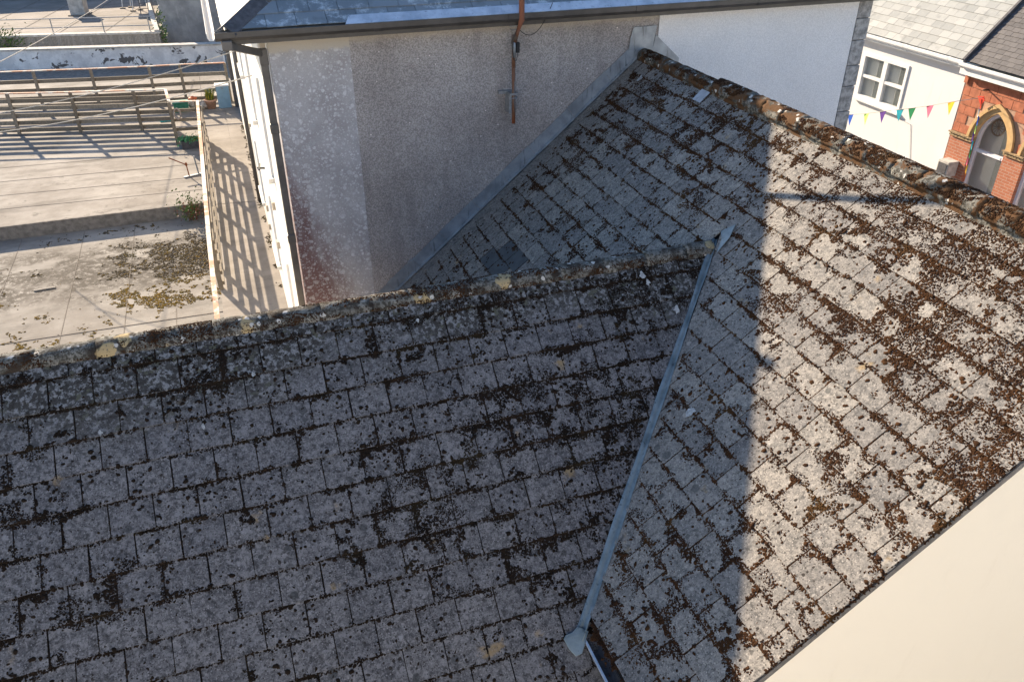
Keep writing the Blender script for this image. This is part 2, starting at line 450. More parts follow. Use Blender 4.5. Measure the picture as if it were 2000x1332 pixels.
for k, c in dict(flag_blue=(0.02, 0.10, 0.50), flag_lime=(0.38, 0.58, 0.14), flag_purple=(0.13, 0.05, 0.30), flag_cyan=(0.03, 0.42, 0.52),
                 flag_green=(0.02, 0.24, 0.09), flag_pink=(0.75, 0.16, 0.26), flag_yellow=(0.75, 0.46, 0.03), red=(0.65, 0.06, 0.03)).items():
    M[k] = plain(k, c, 0.08, 10, 0.6, 0, 0.0)

# ---------------------------------------------------------------- mesh helpers
class MB:
    def __init__(s):
        s.v, s.f = [], []
    def add(s, vs, fs):
        k = len(s.v)
        s.v += [tuple(p) for p in vs]
        s.f += [tuple(i + k for i in f) for f in fs]
        return s
    def box(s, x0, x1, y0, y1, z0, z1, mat=None):
        v = [Vector((x, y, z)) for z in (z0, z1) for y in (y0, y1) for x in (x0, x1)]
        if mat: v = [mat @ p for p in v]
        return s.add(v, [(0, 2, 3, 1), (4, 5, 7, 6), (0, 1, 5, 4), (2, 6, 7, 3), (0, 4, 6, 2), (1, 3, 7, 5)])
    def beam(s, a, b, w, h, up=(0, 0, 1)):
        a, b = Vector(a), Vector(b)
        d = (b - a).normalized()
        sd = d.cross(Vector(up)).normalized()
        u = sd.cross(d)
        v = [p + sd * x + u * y for p in (a, b) for x, y in ((-w / 2, -h / 2), (w / 2, -h / 2), (w / 2, h / 2), (-w / 2, h / 2))]
        return s.add(v, [(0, 1, 2, 3), (7, 6, 5, 4), (0, 4, 5, 1), (1, 5, 6, 2), (2, 6, 7, 3), (3, 7, 4, 0)])
    def tube(s, pts, r, n=8, cap=True):
        pts = [Vector(p) for p in pts]
        rs = r if isinstance(r, (list, tuple)) else [r] * len(pts)
        k0 = len(s.v)
        for i, p in enumerate(pts):
            d = (pts[min(i + 1, len(pts) - 1)] - pts[max(i - 1, 0)]).normalized()
            a = d.cross(Vector((0, 0, 1)) if abs(d.z) < 0.9 else Vector((1, 0, 0))).normalized()
            b = d.cross(a)
            for j in range(n):
                t = 2 * math.pi * j / n
                s.v.append(tuple(p + (a * math.cos(t) + b * math.sin(t)) * rs[i]))
        for i in range(len(pts) - 1):
            for j in range(n):
                q = k0 + i * n
                s.f.append((q + j, q + (j + 1) % n, q + n + (j + 1) % n, q + n + j))
        if cap:
            s.f.append(tuple(k0 + j for j in range(n))[::-1])
            s.f.append(tuple(k0 + (len(pts) - 1) * n + j for j in range(n)))
        return s
    def prism(s, poly, vec):
        n = len(poly)
        vec = Vector(vec)
        a = [Vector(p) for p in poly]
        return s.add(a + [p + vec for p in a], [tuple(range(n))[::-1], tuple(range(n, 2 * n))] + [(i, (i + 1) % n, n + (i + 1) % n, n + i) for i in range(n)])
    def lathe(s, c, prof, n=16):
        k = len(s.v)
        for r, z in prof:
            for j in range(n):
                t = 2 * math.pi * j / n
                s.v.append((c[0] + r * math.cos(t), c[1] + r * math.sin(t), c[2] + z))
        for i in range(len(prof) - 1):
            for j in range(n):
                q = k + i * n
                s.f.append((q + j, q + (j + 1) % n, q + n + (j + 1) % n, q + n + j))
        s.f.append(tuple(k + j for j in range(n))[::-1])
        s.f.append(tuple(k + (len(prof) - 1) * n + j for j in range(n)))
        return s
    def mesh(s, name, smooth=False):
        me = bpy.data.meshes.new(name)
        me.from_pydata(s.v, [], s.f)
        if smooth:
            me.polygons.foreach_set('use_smooth', [True] * len(me.polygons))
        me.update()
        return me
    def build(s, name, mat, parent=None, smooth=False, bevel=0):
        return link(name, s.mesh(name, smooth), mat, parent, bevel)

def world_of(o):
    return o['_w'] if '_w' in o else None
ORG = {}
def link(name, me, mat, parent=None, bevel=0, mw=None):
    if mat and not me.materials:
        me.materials.append(M[mat])
    o = bpy.data.objects.new(name, me)
    COL.objects.link(o)
    if parent:
        o.parent = parent
        o.matrix_parent_inverse = ORG.get(parent.name, Matrix.Identity(4)).inverted()
    if mw is not None:
        o.matrix_basis = mw
        ORG[o.name] = mw
    if bevel:
        b = o.modifiers.new('bevel', 'BEVEL')
        b.width, b.segments, b.limit_method = bevel, 2, 'ANGLE'
    return o
def tag(o, label, cat, group=None):
    o['label'], o['category'] = label, cat
    if group: o['group'] = group
    return o
def struct(o):
    o['kind'] = 'structure'
    return o
def stuff(o):
    o['kind'] = 'stuff'
    return o
def thing(name, loc, label, cat, group=None):
    o = bpy.data.objects.new(name, None)
    COL.objects.link(o)
    o.location = loc
    o.empty_display_size = 0.2
    ORG[o.name] = Matrix.Translation(loc)
    return tag(o, label, cat, group)
def proj(p):
    d = Vector(p) - CP
    z = d.dot(FW)
    return 1000 + 1581.2 * d.dot(RT) / z, 666 - 1581.2 * d.dot(UP) / z, z

RNG = np.random.default_rng(7)
random.seed(11)
def vnoise(x, y, seed):
    xi, yi = np.floor(x).astype(np.int64), np.floor(y).astype(np.int64)
    xf, yf = x - xi, y - yi
    def h(a, b):
        k = (a * 374761393 + b * 668265263 + seed * 974634721) & 0xffffffff
        k = ((k ^ (k >> 13)) * 1274126177) & 0xffffffff
        return ((k ^ (k >> 16)) & 0xffff) / 65535.0
    sx, sy = xf * xf * (3 - 2 * xf), yf * yf * (3 - 2 * yf)
    a = h(xi, yi) * (1 - sx) + h(xi + 1, yi) * sx
    b = h(xi, yi + 1) * (1 - sx) + h(xi + 1, yi + 1) * sx
    return a * (1 - sy) + b * sy
def fbm(x, y, seed, octv=4):
    s, a, t = 0, 1.0, 0
    for i in range(octv):
        s = s + a * vnoise(x * 2 ** i, y * 2 ** i, seed + i * 17)
        t += a
        a *= 0.55
    return s / t

# ---------------------------------------------------------------- setting: ground
g = MB().add([(-140, -140, -9.2), (140, -140, -9.2), (140, 140, -9.2), (-140, 140, -9.2)], [(0, 1, 2, 3)]).build('ground', 'ground')
struct(g)

# unseen terrace behind the viewpoint, added to bounce sunlight onto the shaded gable
opp = MB().box(-24, 16, -20, -14.5, -9.2, 1.6).build('bounce_street_front', 'grey_front')
struct(opp)
for k in range(10):
    for zz in (-7.4, -3.8, -0.6):
        o = MB().box(-22.6 + 3.8 * k, -21.5 + 3.8 * k, -14.52, -14.46, zz, zz + 1.6).build('window', 'white_paint', opp)
        MB().box(-22.52 + 3.8 * k, -21.58 + 3.8 * k, -14.455, -14.45, zz + 0.08, zz + 1.52).build('pane', 'hip', o)
MB().prism([(-24.2, -14.2, 1.6), (-24.2, -17.25, 3.6), (-24.2, -20.3, 1.6)], (40.4, 0, 0)).build('roof', 'slate_pale', opp)

# ---------------------------------------------------------------- tiled slopes
PH = rad(39.74)
CS, SN = math.cos(PH), math.sin(PH)
# slope frames: u along the courses, v down the slope, third axis the outward normal
F_MAIN = Matrix(((0, -CS, -SN, 0), (1, 0, 0, 0), (0, -SN, CS, 0), (0, 0, 0, 1)))
F_WING = Matrix(((-1, 0, 0, 0), (0, -CS, -SN, -3.936), (0, -SN, CS, -0.949), (0, 0, 0, 1)))

def clip(poly, a, b, c):
    """keep a*u+b*v<=c"""
    out = []
    for i in range(len(poly)):
        p, q = poly[i], poly[(i + 1) % len(poly)]
        dp, dq = a * p[0] + b * p[1] - c, a * q[0] + b * q[1] - c
        if dp <= 0: out.append(p)
        if dp * dq < 0:
            t = dp / (dp - dq)
            out.append((p[0] + (q[0] - p[0]) * t, p[1] + (q[1] - p[1]) * t))
    return out
TH, LAP = 0.013, 0.06
def tile_outline(w, g, rn, short=0.0):
    h = w / 2 - 0.005
    ch = [rn.uniform(0.002, 0.012) if rn.random() < 0.75 else rn.uniform(0.015, 0.04) for _ in range(2)]
    j = lambda a: rn.uniform(-a, a)
    pts = [(-h, -LAP), (h, -LAP), (h + j(0.002), g * 0.5), (h, g - ch[0]), (h - ch[0], g + j(0.003))]
    for k in (0.5, 0.0, -0.5):
        pts.append((k * h + j(0.02), g + j(0.004)))
    pts += [(-h + ch[1], g + j(0.003)), (-h, g - ch[1]), (-h + j(0.002), g * 0.5)]
    return pts
def tile_verts(mb, poly, g, u0=0.0, v0=0.0, lift=0.0, skew=0.0):
    def zb(v): return -0.004 + 0.016 * (v + LAP) / (g + LAP) + lift
    n = len(poly)
    # counter-clockwise in (u,v)
    ar = sum(poly[i][0] * poly[(i + 1) % n][1] - poly[(i + 1) % n][0] * poly[i][1] for i in range(n))
    if ar < 0: poly = poly[::-1]
    vs = [(p[0] + u0, p[1] + v0, zb(p[1]) + skew * p[0]) for p in poly] + [(p[0] + u0, p[1] + v0, zb(p[1]) + TH + skew * p[0]) for p in poly]
    mb.add(vs, [tuple(range(n))[::-1], tuple(range(n, 2 * n))] + [(i, (i + 1) % n, n + (i + 1) % n, n + i) for i in range(n)])

def tiled_slope(parent, frame, mat, rows, w, u0, u1, phase, clips, visible, special, mossy_name, seed):
    """rows: list of (v_top, v_tail).  clips(uc,vc) -> list of half planes or None to skip"""
    rn = random.Random(seed)
    var = []
    for k in range(9):
        mb = MB()
        tile_verts(mb, tile_outline(w, rows[3][1] - rows[3][0], rn), rows[3][1] - rows[3][0], skew=rn.uniform(-0.012, 0.012))
        var.append(mb.mesh('tile'))
    cand = []
    for ri, (vt, vb) in enumerate(rows):
        off = phase + (w / 2 if ri % 2 else 0)
        k0 = int(math.floor((u0 - off) / w)) - 1
        for k in range(k0, int((u1 - off) / w) + 2):
            uc = off + (k + 0.5) * w
            hp = clips(uc, (vt + vb) / 2)
            if hp is None: continue
            hp = hp + [(1, 0, u1), (-1, 0, -u0), (0, -1, -0.01)]
            g = vb - vt
            base = [(-w / 2 + 0.003, -LAP), (w / 2 - 0.003, -LAP), (w / 2 - 0.003, g), (-w / 2 + 0.003, g)]
            full = all(a * (p[0] + uc) + b * (p[1] + vt) <= c for a, b, c in hp for p in base)
            if not full:
                poly = tile_outline(w, g, rn)
                for a, b, c in hp:
                    poly = clip(poly, a, b, c - a * uc - b * vt)
                    if len(poly) < 3: break
                if len(poly) < 3: continue
                xs, ys = [p[0] for p in poly], [p[1] for p in poly]
                if max(xs) - min(xs) < 0.02 or max(ys) < 0.03: continue
            else:
                poly = None
            pw = frame @ Vector((uc, (vt + vb) / 2, 0.02))
            px, py, z = proj(pw)
            vis = visible(px, py, pw)
            cand.append((0 if vis else 1, z, uc, vt, g, poly, ri))
    cand.sort(key=lambda t: (t[0], t[1]))
    rest = MB()
    for i, (h, z, uc, vt, g, poly, ri) in enumerate(cand):
        m = special(uc, vt + g / 2) or mat
        if i < 300 and not h:
            if poly is None and abs(g - (rows[3][1] - rows[3][0])) < 0.004 and m == mat:
                me = rn.choice(var)
                sc = 1
            else:
                mb = MB()
                tile_verts(mb, poly or tile_outline(w, g, rn), g, skew=rn.uniform(-0.008, 0.008))
                me = mb.mesh('tile')
            mw = frame @ Matrix.Translation((uc, vt, rn.uniform(0, 0.002))) @ Matrix.Rotation(rn.gauss(0, 0.011), 4, 'Z')
            o = link('tile', me, m, parent, mw=mw)
            if m == 'slate_new':
                o['label'] = 'smooth dark replacement slate'
        else:
            tile_verts(rest, poly or tile_outline(w, g, rn), g, uc, vt)
    if rest.v:
        me = rest.mesh('tile_field')
        stuff(link('tile_field', me, mat, parent, mw=frame))

# dome template for a moss cushion
DT = []
for k, (rr, zz) in enumerate(((1.0, -0.2), (0.72, 0.62))):
    for j in range(6):
        t = 2 * math.pi * (j + 0.5 * k) / 6
        DT.append((rr * math.cos(t), rr * math.sin(t), zz))
DT.append((0, 0, 0.9))
DT = np.array(DT)
DF = []
for j in range(6):
    a, b = j, (j + 1) % 6
    DF += [(a, b, a + 6), (b, b + 6, a + 6), (6 + j, 6 + (j + 1) % 6, 12)]
DF = np.array(DF)
def domes(name, P, R, H, frames, mat, parent, kind=True):
    """P (n,3) world positions, R radii, H height factor, frames 3x3 (columns tangent, tangent, normal) or array of them"""
    n = len(P)
    if n == 0: return None
    ang = RNG.uniform(0, 6.28, n)
    J = DT[None] * (1 + RNG.uniform(-0.28, 0.28, (n, len(DT), 1)))
    el = RNG.uniform(0.75, 1.3, (n, 1))
    x = J[:, :, 0] * el
    y = J[:, :, 1] / el
    ca, sa = np.cos(ang)[:, None], np.sin(ang)[:, None]
    L = np.stack([(x * ca - y * sa) * R[:, None], (x * sa + y * ca) * R[:, None], J[:, :, 2] * (R * H)[:, None]], -1)
    if frames.ndim == 2:
        W = L @ frames.T
    else:
        W = np.einsum('nvk,njk->nvj', L, frames)
    V = (W + P[:, None, :]).reshape(-1, 3)
    F = (DF[None] + (np.arange(n) * len(DT))[:, None, None]).reshape(-1, 3)
    me = bpy.data.meshes.new(name)
    me.vertices.add(len(V))
    me.vertices.foreach_set('co', V.astype(np.float32).ravel())
    me.loops.add(F.size)
    me.loops.foreach_set('vertex_index', F.astype(np.int32).ravel())
    me.polygons.add(len(F))
    me.polygons.foreach_set('loop_start', np.arange(0, F.size, 3, dtype=np.int32))
    me.polygons.foreach_set('use_smooth', np.ones(len(F), dtype=bool))
    me.update(calc_edges=True)
    me.validate()
    o = link(name, me, mat, parent)
    if kind: stuff(o)
    return o

def slope_moss(name, parent, frame, rows, w, phase, u0, u1, keep, gfun, mat, seed, amount=1.0, base=0.670, dots=1.0):
    U, V, R, H = [], [], [], []
    def put(u, v, r, h):
        U.append(u); V.append(v); R.append(r); H.append(h)
    vmax = rows[-1][1]
    # under the tails of each course
    for ri, (vt, vb) in enumerate(rows):
        n = int((u1 - u0) / 0.0028)
        u = RNG.uniform(u0, u1, n)
        g = gfun(u, np.full(n, vb))
        q = fbm(u * 3.2, np.full(n, vb * 7.3), seed, 4)
        p = np.clip((q - 0.36 + 0.20 * g) * 4.5, 0.10, 1)
        k = RNG.random(n) < p * 0.85 * amount
        u, g, q = u[k], g[k], q[k]
        th = np.clip((q - 0.40) * 2.2, 0.05, 0.6) * (0.5 + g)
        put(u, vb - 0.002 + np.abs(RNG.normal(0, 0.006, len(u))) + RNG.random(len(u)) * 0.075 * th, RNG.uniform(0.0045, 0.0115, len(u)), RNG.uniform(0.6, 1.0, len(u)))
        # fat cushions
        n = int((u1 - u0) / 0.04)
        u = RNG.uniform(u0, u1, n)
        g = gfun(u, np.full(n, vb))
        k = RNG.random(n) < np.clip(fbm(u * 1.7, np.full(n, vb * 5.1), seed + 3) - 0.42 + 0.25 * g, 0, 1) * 2.0 * amount
        u = u[k]
        for uu in u:
            m = 9
            rr = RNG.uniform(0.010, 0.024)
            an, ds = RNG.uniform(0, 6.28, m), np.sqrt(RNG.random(m)) * rr
            vv = vb + RNG.normal(0.004, 0.010)
            put(uu + np.cos(an) * ds, vv + np.sin(an) * ds, RNG.uniform(0.006, 0.010, m), RNG.uniform(0.8, 1.3, m))
        # side joints
        off = phase + (w / 2 if ri % 2 else 0)
        for kk in range(int((u0 - off) / w) - 1, int((u1 - off) / w) + 2):
            uj = off + kk * w
            n = int((vb - vt) / 0.0028)
            v = RNG.uniform(vt, vb, n)
            fr = (v - vt) / (vb - vt)
            g = gfun(np.array([uj]), np.array([vb]))[0]
            st = 0.40 + RNG.random() * 0.6 + 0.4 * g
            k = RNG.random(n) < np.clip(st * (0.34 + 0.8 * fr ** 2), 0, 1) * 0.85 * amount
            v = v[k]
            put(np.full(len(v), uj) + RNG.normal(0, 0.004, len(v)), v, RNG.uniform(0.0035, 0.0095, len(v)), RNG.uniform(0.5, 0.9, len(v)))
    # patches
    area = (u1 - u0) * vmax
    n = int(area * 11000)
    u, v = RNG.uniform(u0, u1, n), RNG.uniform(0, vmax, n)
    g = gfun(u, v)
    f = 0.36 * fbm(u * 1.3, v * 2.0, seed + 9, 3) + 0.64 * fbm(u * 8, v * 10, seed + 40, 5)
    vt_arr = np.array([r[0] for r in rows]); vb_arr = np.array([r[1] for r in rows])
    ri = np.clip(np.searchsorted(vb_arr, v), 0, len(rows) - 1)
    fr = (v - vt_arr[ri]) / (vb_arr[ri] - vt_arr[ri])
    off = phase + np.where(ri % 2 == 1, w / 2, 0)
    fu = ((u - off) / w) % 1.0
    edge = np.maximum(np.exp(-((fr) / 0.22) ** 2), np.exp(-((fr - 1.0) / 0.10) ** 2))
    edge = np.maximum(edge, 0.8 * np.exp(-(np.minimum(fu, 1 - fu) / 0.10) ** 2))
    T = base - 0.175 * g - 0.125 * edge
    k = f > T + RNG.normal(0, 0.008, n)
    u_, v_ = u[k], v[k]
    put(u_, v_, RNG.uniform(0.0042, 0.0095, len(u_)), RNG.uniform(0.8, 1.5, len(u_)))
    k = (f > T + 0.010) & (RNG.random(n) < 0.42)
    u_, v_ = u[k], v[k]
    put(u_, v_, RNG.uniform(0.011, 0.021, len(u_)), RNG.uniform(0.22, 0.36, len(u_)))
    # scattered round cushions
    n = int(area * 1900)
    u, v = RNG.uniform(u0, u1, n), RNG.uniform(0, vmax, n)
    g = gfun(u, v)
    k = RNG.random(n) < np.clip((fbm(u * 3.1, v * 4.3, seed + 21) - 0.44 + 0.24 * g) * 2.8, 0.02, 1) * 0.6 * amount * dots
    u, v = u[k], v[k]
    r = np.clip(RNG.lognormal(math.log(0.0078), 0.5, len(u)), 0.003, 0.024)
    put(u, v, r, RNG.uniform(0.4, 0.7, len(u)))
    U, V, R, H = map(np.concatenate, (U, V, R, H))
    k = keep(U, V) & (U > u0) & (U < u1) & (V < vmax + 0.02) & (V > 0.02)
    U, V, R, H = U[k], V[k], R[k], H[k]
    ri = np.clip(np.searchsorted(vb_arr, V), 0, len(rows) - 1)
    fr = np.clip((V - vt_arr[ri]) / (vb_arr[ri] - vt_arr[ri]), 0, 1)
    Z = 0.009 + 0.012 * fr
    fm = np.array([list(r) for r in frame])
    P = np.stack([U, V, Z], -1) @ fm[:3, :3].T + fm[:3, 3]
    o = domes(name, P, R, H, fm[:3, :3], mat, parent)
    return len(U)

def half_round(a, b, r0, r1, n=10, m=4, jit=0.006, wing=0.0):
    """open half-round ridge tile from a to b with thickness"""
    a, b = Vector(a), Vector(b)
    d = (b - a).normalized()
    sd = d.cross(Vector((0, 0, 1))).normalized()
    mb = MB()
    rows = []
    for i in range(m + 1):
        t = i / m
        p = a.lerp(b, t)
        r = r0 + (r1 - r0) * t
        ring = []
        for j in range(n + 1):
            th = math.pi * (-0.08 + 1.16 * j / n)
            q = r * (1 + random.uniform(-jit, jit) / r * 0.6)
            ring.append(p + sd * (math.cos(th) * q) + Vector((0, 0, 1)) * (math.sin(th) * q))
        rows.append(ring)
    vs = [v for ring in rows for v in ring]
    N = n + 1
    inn = [a + (v - a) * 1.0 for v in vs]
    for i in range(m + 1):
        p = a.lerp(b, i / m)
        for j in range(N):
            v = vs[i * N + j]
            inn[i * N + j] = p + (v - p) * 0.84
    k = len(vs)
    fs = []
    for i in range(m):
        for j in range(n):
            q = i * N + j
            fs.append((q, q + N, q + N + 1, q + 1))
            fs.append((k + q + 1, k + q + N + 1, k + q + N, k + q))
    for i in (0, m):
        for j in range(n):
            q = i * N + j
            f = (q, q + 1, k + q + 1, k + q)
            fs.append(f if i == 0 else f[::-1])
    for i in range(m):
        for j in (0, n):
            q = i * N + j
            f = (q, k + q, k + q + N, q + N)
            fs.append(f if j == 0 else f[::-1])
    return mb.add(vs + inn, fs)

# ================================================================ main house
house = thing('tiled_house', (0, -3.8, -9.2), 'cream gabled house with a mossy slate-tiled roof, half in sunlight', 'house')
G1 = 0.2485
rows_m = []
v = 0.049 - G1
while v < 5.45:
    rows_m.append((v, v + G1))
    v += G1
rows_front = [r for r in rows_m if r[1] < 4.55]
rows_front[-1] = (rows_front[-1][0], 4.61)
rows_back = rows_m
YV = -7.585
W1 = 0.324
ridge_px = lambda x: 705 - 0.163 * x
def clips_front(uc, vc):
    if uc > -3.94 + 0.16: return None
    return [(1, CS, -2.798 - 0.045)]
def clips_back(uc, vc):
    if uc <= -3.94 + 0.16: return None
    return [(-1, CS, 5.082 - 0.05)]
def vis_main(px, py, pw):
    if px < -30 or px > 2030 or py < -20 or py > 1350: return False
    if pw.y > -3.9 and py > ridge_px(px) + 25: return False
    return True
NEW = [(1010, 492), (968, 520)]
def special_main(uc, vc):
    if uc > -0.14: return 'slate_cut'
    p = proj(F_MAIN @ Vector((uc, vc, 0.02)))
    for a, b in NEW:
        if abs(p[0] - a) < 24 and abs(p[1] - b) < 17: return 'slate_new'
    return None
def clips_main(uc, vc):
    if vc > 4.6 and uc < -3.7: return None
    return clips_front(uc, vc) or clips_back(uc, vc)
rows_all = [r for r in rows_m if r[1] < 5.4]
PHASE1 = -5.98 - W1 / 2 * (len([r for r in rows_all if r[1] < 3.6]) % 2)
tiled_slope(house, F_MAIN, 'tile', rows_all, W1, YV, 0.02, PHASE1, clips_main, vis_main, special_main, 'moss', 3)
def g_main(u, v):
    t = np.clip(1 - v / 3.6, 0, 1)
    e = np.clip((-u - 2.0) / 5.5, 0, 1)
    g = 0.28 * t + 0.46 * t * e + 0.10 + 0.50 * np.exp(-((u + 7.35) / 0.5) ** 2 - ((v - 1.45) / 0.55) ** 2)
    g += 0.32 * np.exp(-((v - 0.2) / 0.45) ** 2)
    return np.clip(g, 0, 1)
def keep_main(u, v):
    f = np.where(u < -3.78, u + CS * v < -2.798 - 0.09, -u + CS * v < 5.082 - 0.05)
    return f & ((v < 4.62) | (u > -3.8)) & (u < -0.16)
slope_moss('moss', house, F_MAIN, rows_all, W1, PHASE1, YV, 0.0, keep_main, g_main, 'moss', 5)
# boarding under the tiles, far slope, walls
mb = MB()
mb.add([F_MAIN @ Vector(p) for p in ((-3.9, 0, -0.02), (YV + 0.02, 0, -0.02), (YV + 0.02, 4.56, -0.02), (-2.80 - CS * 4.56, 4.56, -0.02), (-3.9, 1.45, -0.02))], [(0, 1, 2, 3, 4)])
mb.add([F_MAIN @ Vector(p) for p in ((0.05, 0, -0.02), (-3.9, 0, -0.02), (-3.9, 1.45, -0.02), (0.05, 6.3, -0.02))], [(0, 1, 2, 3)])
mb.build('roof_boarding', 'deck_dark', house)
MB().prism([(0.01, YV, -0.02), (3.6, YV, -0.02 - 3.59 * SN / CS), (3.6, 0.05, -0.02 - 3.59 * SN / CS), (0.01, 0.05, -0.02)], (0.02, 0, 0.03)).build('far_slope', 'tile', house)
gw = YV + 0.045
zr = lambda x: -abs(x) * SN / CS - 0.03
MB().prism([(-3.32, gw, -9.2), (3.32, gw, -9.2), (3.32, gw, zr(3.32) - 0.02), (0, gw, -0.04), (-3.32, gw, zr(3.32) - 0.02)], (0, 0.25, 0)).build('gable_wall', 'cream', house)
MB().box(-3.32, -3.1, -7.28, 0.05, -9.2, -2.84).build('side_wall', 'cream', house)
MB().box(3.1, 3.32, -7.28, 0.05, -9.2, -2.84).build('side_wall', 'cream', house)
# dark undercloak along the verge
for s in (-1, 1):
    MB().beam((0, YV + 0.022, -0.055), (s * 3.60, YV + 0.022, -0.055 - 3.60 * SN / CS), 0.05, 0.05, (0, 0, 1)).build('verge_undercloak', 'mortar', house)
# eave gutter
ex, ez = -4.62 * CS, -4.62 * SN
gut = MB()
prof = [(-0.115, 0.0), (-0.115, -0.05), (-0.09, -0.085), (-0.03, -0.085), (-0.005, -0.05), (-0.005, 0.0), (-0.013, 0.0), (-0.013, -0.047), (-0.035, -0.077), (-0.085, -0.077), (-0.107, -0.047), (-0.107, 0.0)]
gut.prism([(ex + 0.085 + a, -6.43, ez - 0.04 + b) for a, b in prof], (0, -1.16, 0))
og = gut.build('eave_gutter', 'hip', house)
MB().box(ex + 0.085 - 0.122, ex + 0.085 - 0.106, -7.585, -6.43, ez - 0.06, ez - 0.037).build('gutter_lip', 'lead_white', og)
MB().box(ex + 0.082, ex + 0.105, -7.55, -6.40, ez - 0.2, ez - 0.035).build('fascia_board', 'hip', house)
# ridge tiles
rn = random.Random(4)
seams = []
y = 0.0
while y > -1.75:
    half_round((0, y, -0.015), (0, y - 0.43, -0.015), 0.106, 0.106, jit=0.008).build('ridge_tile', 'ridge', house, True)
    seams.append(y)
    y -= 0.437
y = -1.93
while y > YV + 0.05:
    L = min(0.345, y - YV)
    half_round((0, y, 0.018), (0, y - L, 0.017), 0.113, 0.118, jit=0.014, m=7, n=14).build('ridge_tile', 'ridge', house, True)
    y -= 0.3305
# mortar bed beneath the ridge and a lead patch at the step
MB().prism([(-0.10, 0, -0.075), (-0.09, 0, 0.02), (0, 0, 0.06), (0.09, 0, 0.02), (0.10, 0, -0.075)], (0, YV + 0.01, 0)).build('ridge_bedding', 'ridge', house)
lp = [F_MAIN @ Vector(p) for p in ((-1.72, 0.10, 0.035), (-1.90, 0.10, 0.035), (-1.91, 0.27, 0.036), (-1.74, 0.27, 0.036))]
MB().prism(lp, F_MAIN.to_3x3() @ Vector((0, 0, 0.008))).build('lead_patch', 'lead', house)
# tufts and grit along the verge
n = 2600
vv = RNG.uniform(0.1, 4.55, n)
k = fbm(vv * 2.5, vv * 0 + 3.0, 13, 4) > 0.50
vv = vv[k]
fm_ = np.array([list(r) for r in F_MAIN])
P = np.stack([YV + RNG.normal(0.006, 0.010, len(vv)), vv, RNG.uniform(-0.01, 0.022, len(vv))], -1) @ fm_[:3, :3].T
domes('verge_moss', P, RNG.uniform(0.004, 0.010, len(vv)), RNG.uniform(0.7, 1.2, len(vv)), fm_[:3, :3], 'moss', house)
# cushions of moss on the ridge
n = 24000
yy = RNG.uniform(YV, -0.05, n)
th = RNG.uniform(0.05, math.pi - 0.05, n)
f = fbm(yy * 2.6, th * 1.2, 71, 4)
k = f + 0.18 * (fbm(yy * 14, th * 5, 72, 3) - 0.5) > np.where(yy < -1.9, 0.42, 0.52)
yy, th = yy[k], th[k]
rr = np.where(yy < -1.93, 0.115, 0.105)
P = np.stack([-np.cos(th) * rr, yy, np.sin(th) * rr + np.where(yy < -1.93, 0.017, -0.015)], -1)
nr = np.stack([-np.cos(th), np.zeros_like(th), np.sin(th)], -1)
t1 = np.tile(np.array([0.0, 1.0, 0.0]), (len(nr), 1))
t2 = np.cross(nr, t1)
domes('ridge_moss', P, RNG.uniform(0.004, 0.010, len(P)), RNG.uniform(0.6, 1.0, len(P)), np.stack([t1, t2, nr], -1), 'moss', house)

# stepped lead flashing where the roof meets the neighbour's wall
NF = 9
vs_ = [0.0, 0.55, 1.25, 2.0, 2.55, 3.1, 3.75, 4.3, 4.8, 5.5, 6.1]
for i in range(len(vs_) - 1):
    a, b = vs_[i] + 0.004, vs_[i + 1] - 0.002
    lift = 0.002 * (i % 2)
    p = [F_MAIN @ Vector((0.088 - lift, q, z)) for q, z in ((a, -0.02), (b, -0.02), (b, 0.19 + 0.012 * (i % 2)), (a, 0.19 + 0.012 * (i % 2)))]
    mb = MB().prism(p, (0, -0.006, 0))
    p = [F_MAIN @ Vector((q[0], q[1], 0.028 + lift)) for q in ((0.082, a), (0.082, b), (0.012, b), (0.012, a))]
    mb.prism(p, F_MAIN.to_3x3() @ Vector((0, 0, 0.006)))
    mb.build('flashing_sheet', 'lead', house)
mb = MB()
mb.prism([(-0.20, 0.085, 0.04), (0.16, 0.085, 0.04), (0.20, 0.085, 0.36), (-0.15, 0.085, 0.36), (-0.19, 0.085, 0.22)], (0, -0.012, 0))
mb.prism([(0.16, 0.085, 0.03), (0.60, 0.085, -0.30), (0.60, 0.085, -0.10), (0.20, 0.085, 0.24)], (0, -0.010, 0))
mb.build('apex_flashing', 'lead', house)

# ================================================================ lower wing
wing = thing('tiled_wing', (-6.5, -3.94, -9.2), 'lower wing with a shaded grey tiled roof running to the left', 'house wing')
G2 = 0.2675
rows_w = []
v = 0.77 - 3 * G2
while v < 4.6:
    rows_w.append((v, v + G2))
    v += G2
W2 = 0.323
PHASE2 = 5.026 - (W2 / 2 if len([r for r in rows_w if r[1] < 2.5]) % 2 else 0)
def clips_wing(uc, vc):
    if CS * vc < 2.43:
        return [(-1, CS, -1.142 - 0.035)]
    return [(-1, 0, -3.45)]
def vis_wing(px, py, pw):
    return -40 < px < 2000 and py < 1360
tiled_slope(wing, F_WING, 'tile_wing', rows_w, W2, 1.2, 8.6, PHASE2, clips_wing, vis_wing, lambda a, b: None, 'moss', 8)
def g_wing(u, v):
    g = 0.20 + 0.52 * np.exp(-((u - 3.3) / 1.25) ** 2 - ((v - 1.35) / 0.6) ** 2) + 0.34 * np.exp(-(v / 0.5) ** 2)
    g -= 0.10 * np.clip((u - 4.5) / 3, 0, 1)
    g -= 0.10 * np.clip((v - 2.2) / 1.0, 0, 1)
    return np.clip(g, 0, 1)
def keep_wing(u, v):
    return np.where(CS * v < 2.43, -u + CS * v < -1.142 - 0.08, u > 3.5)
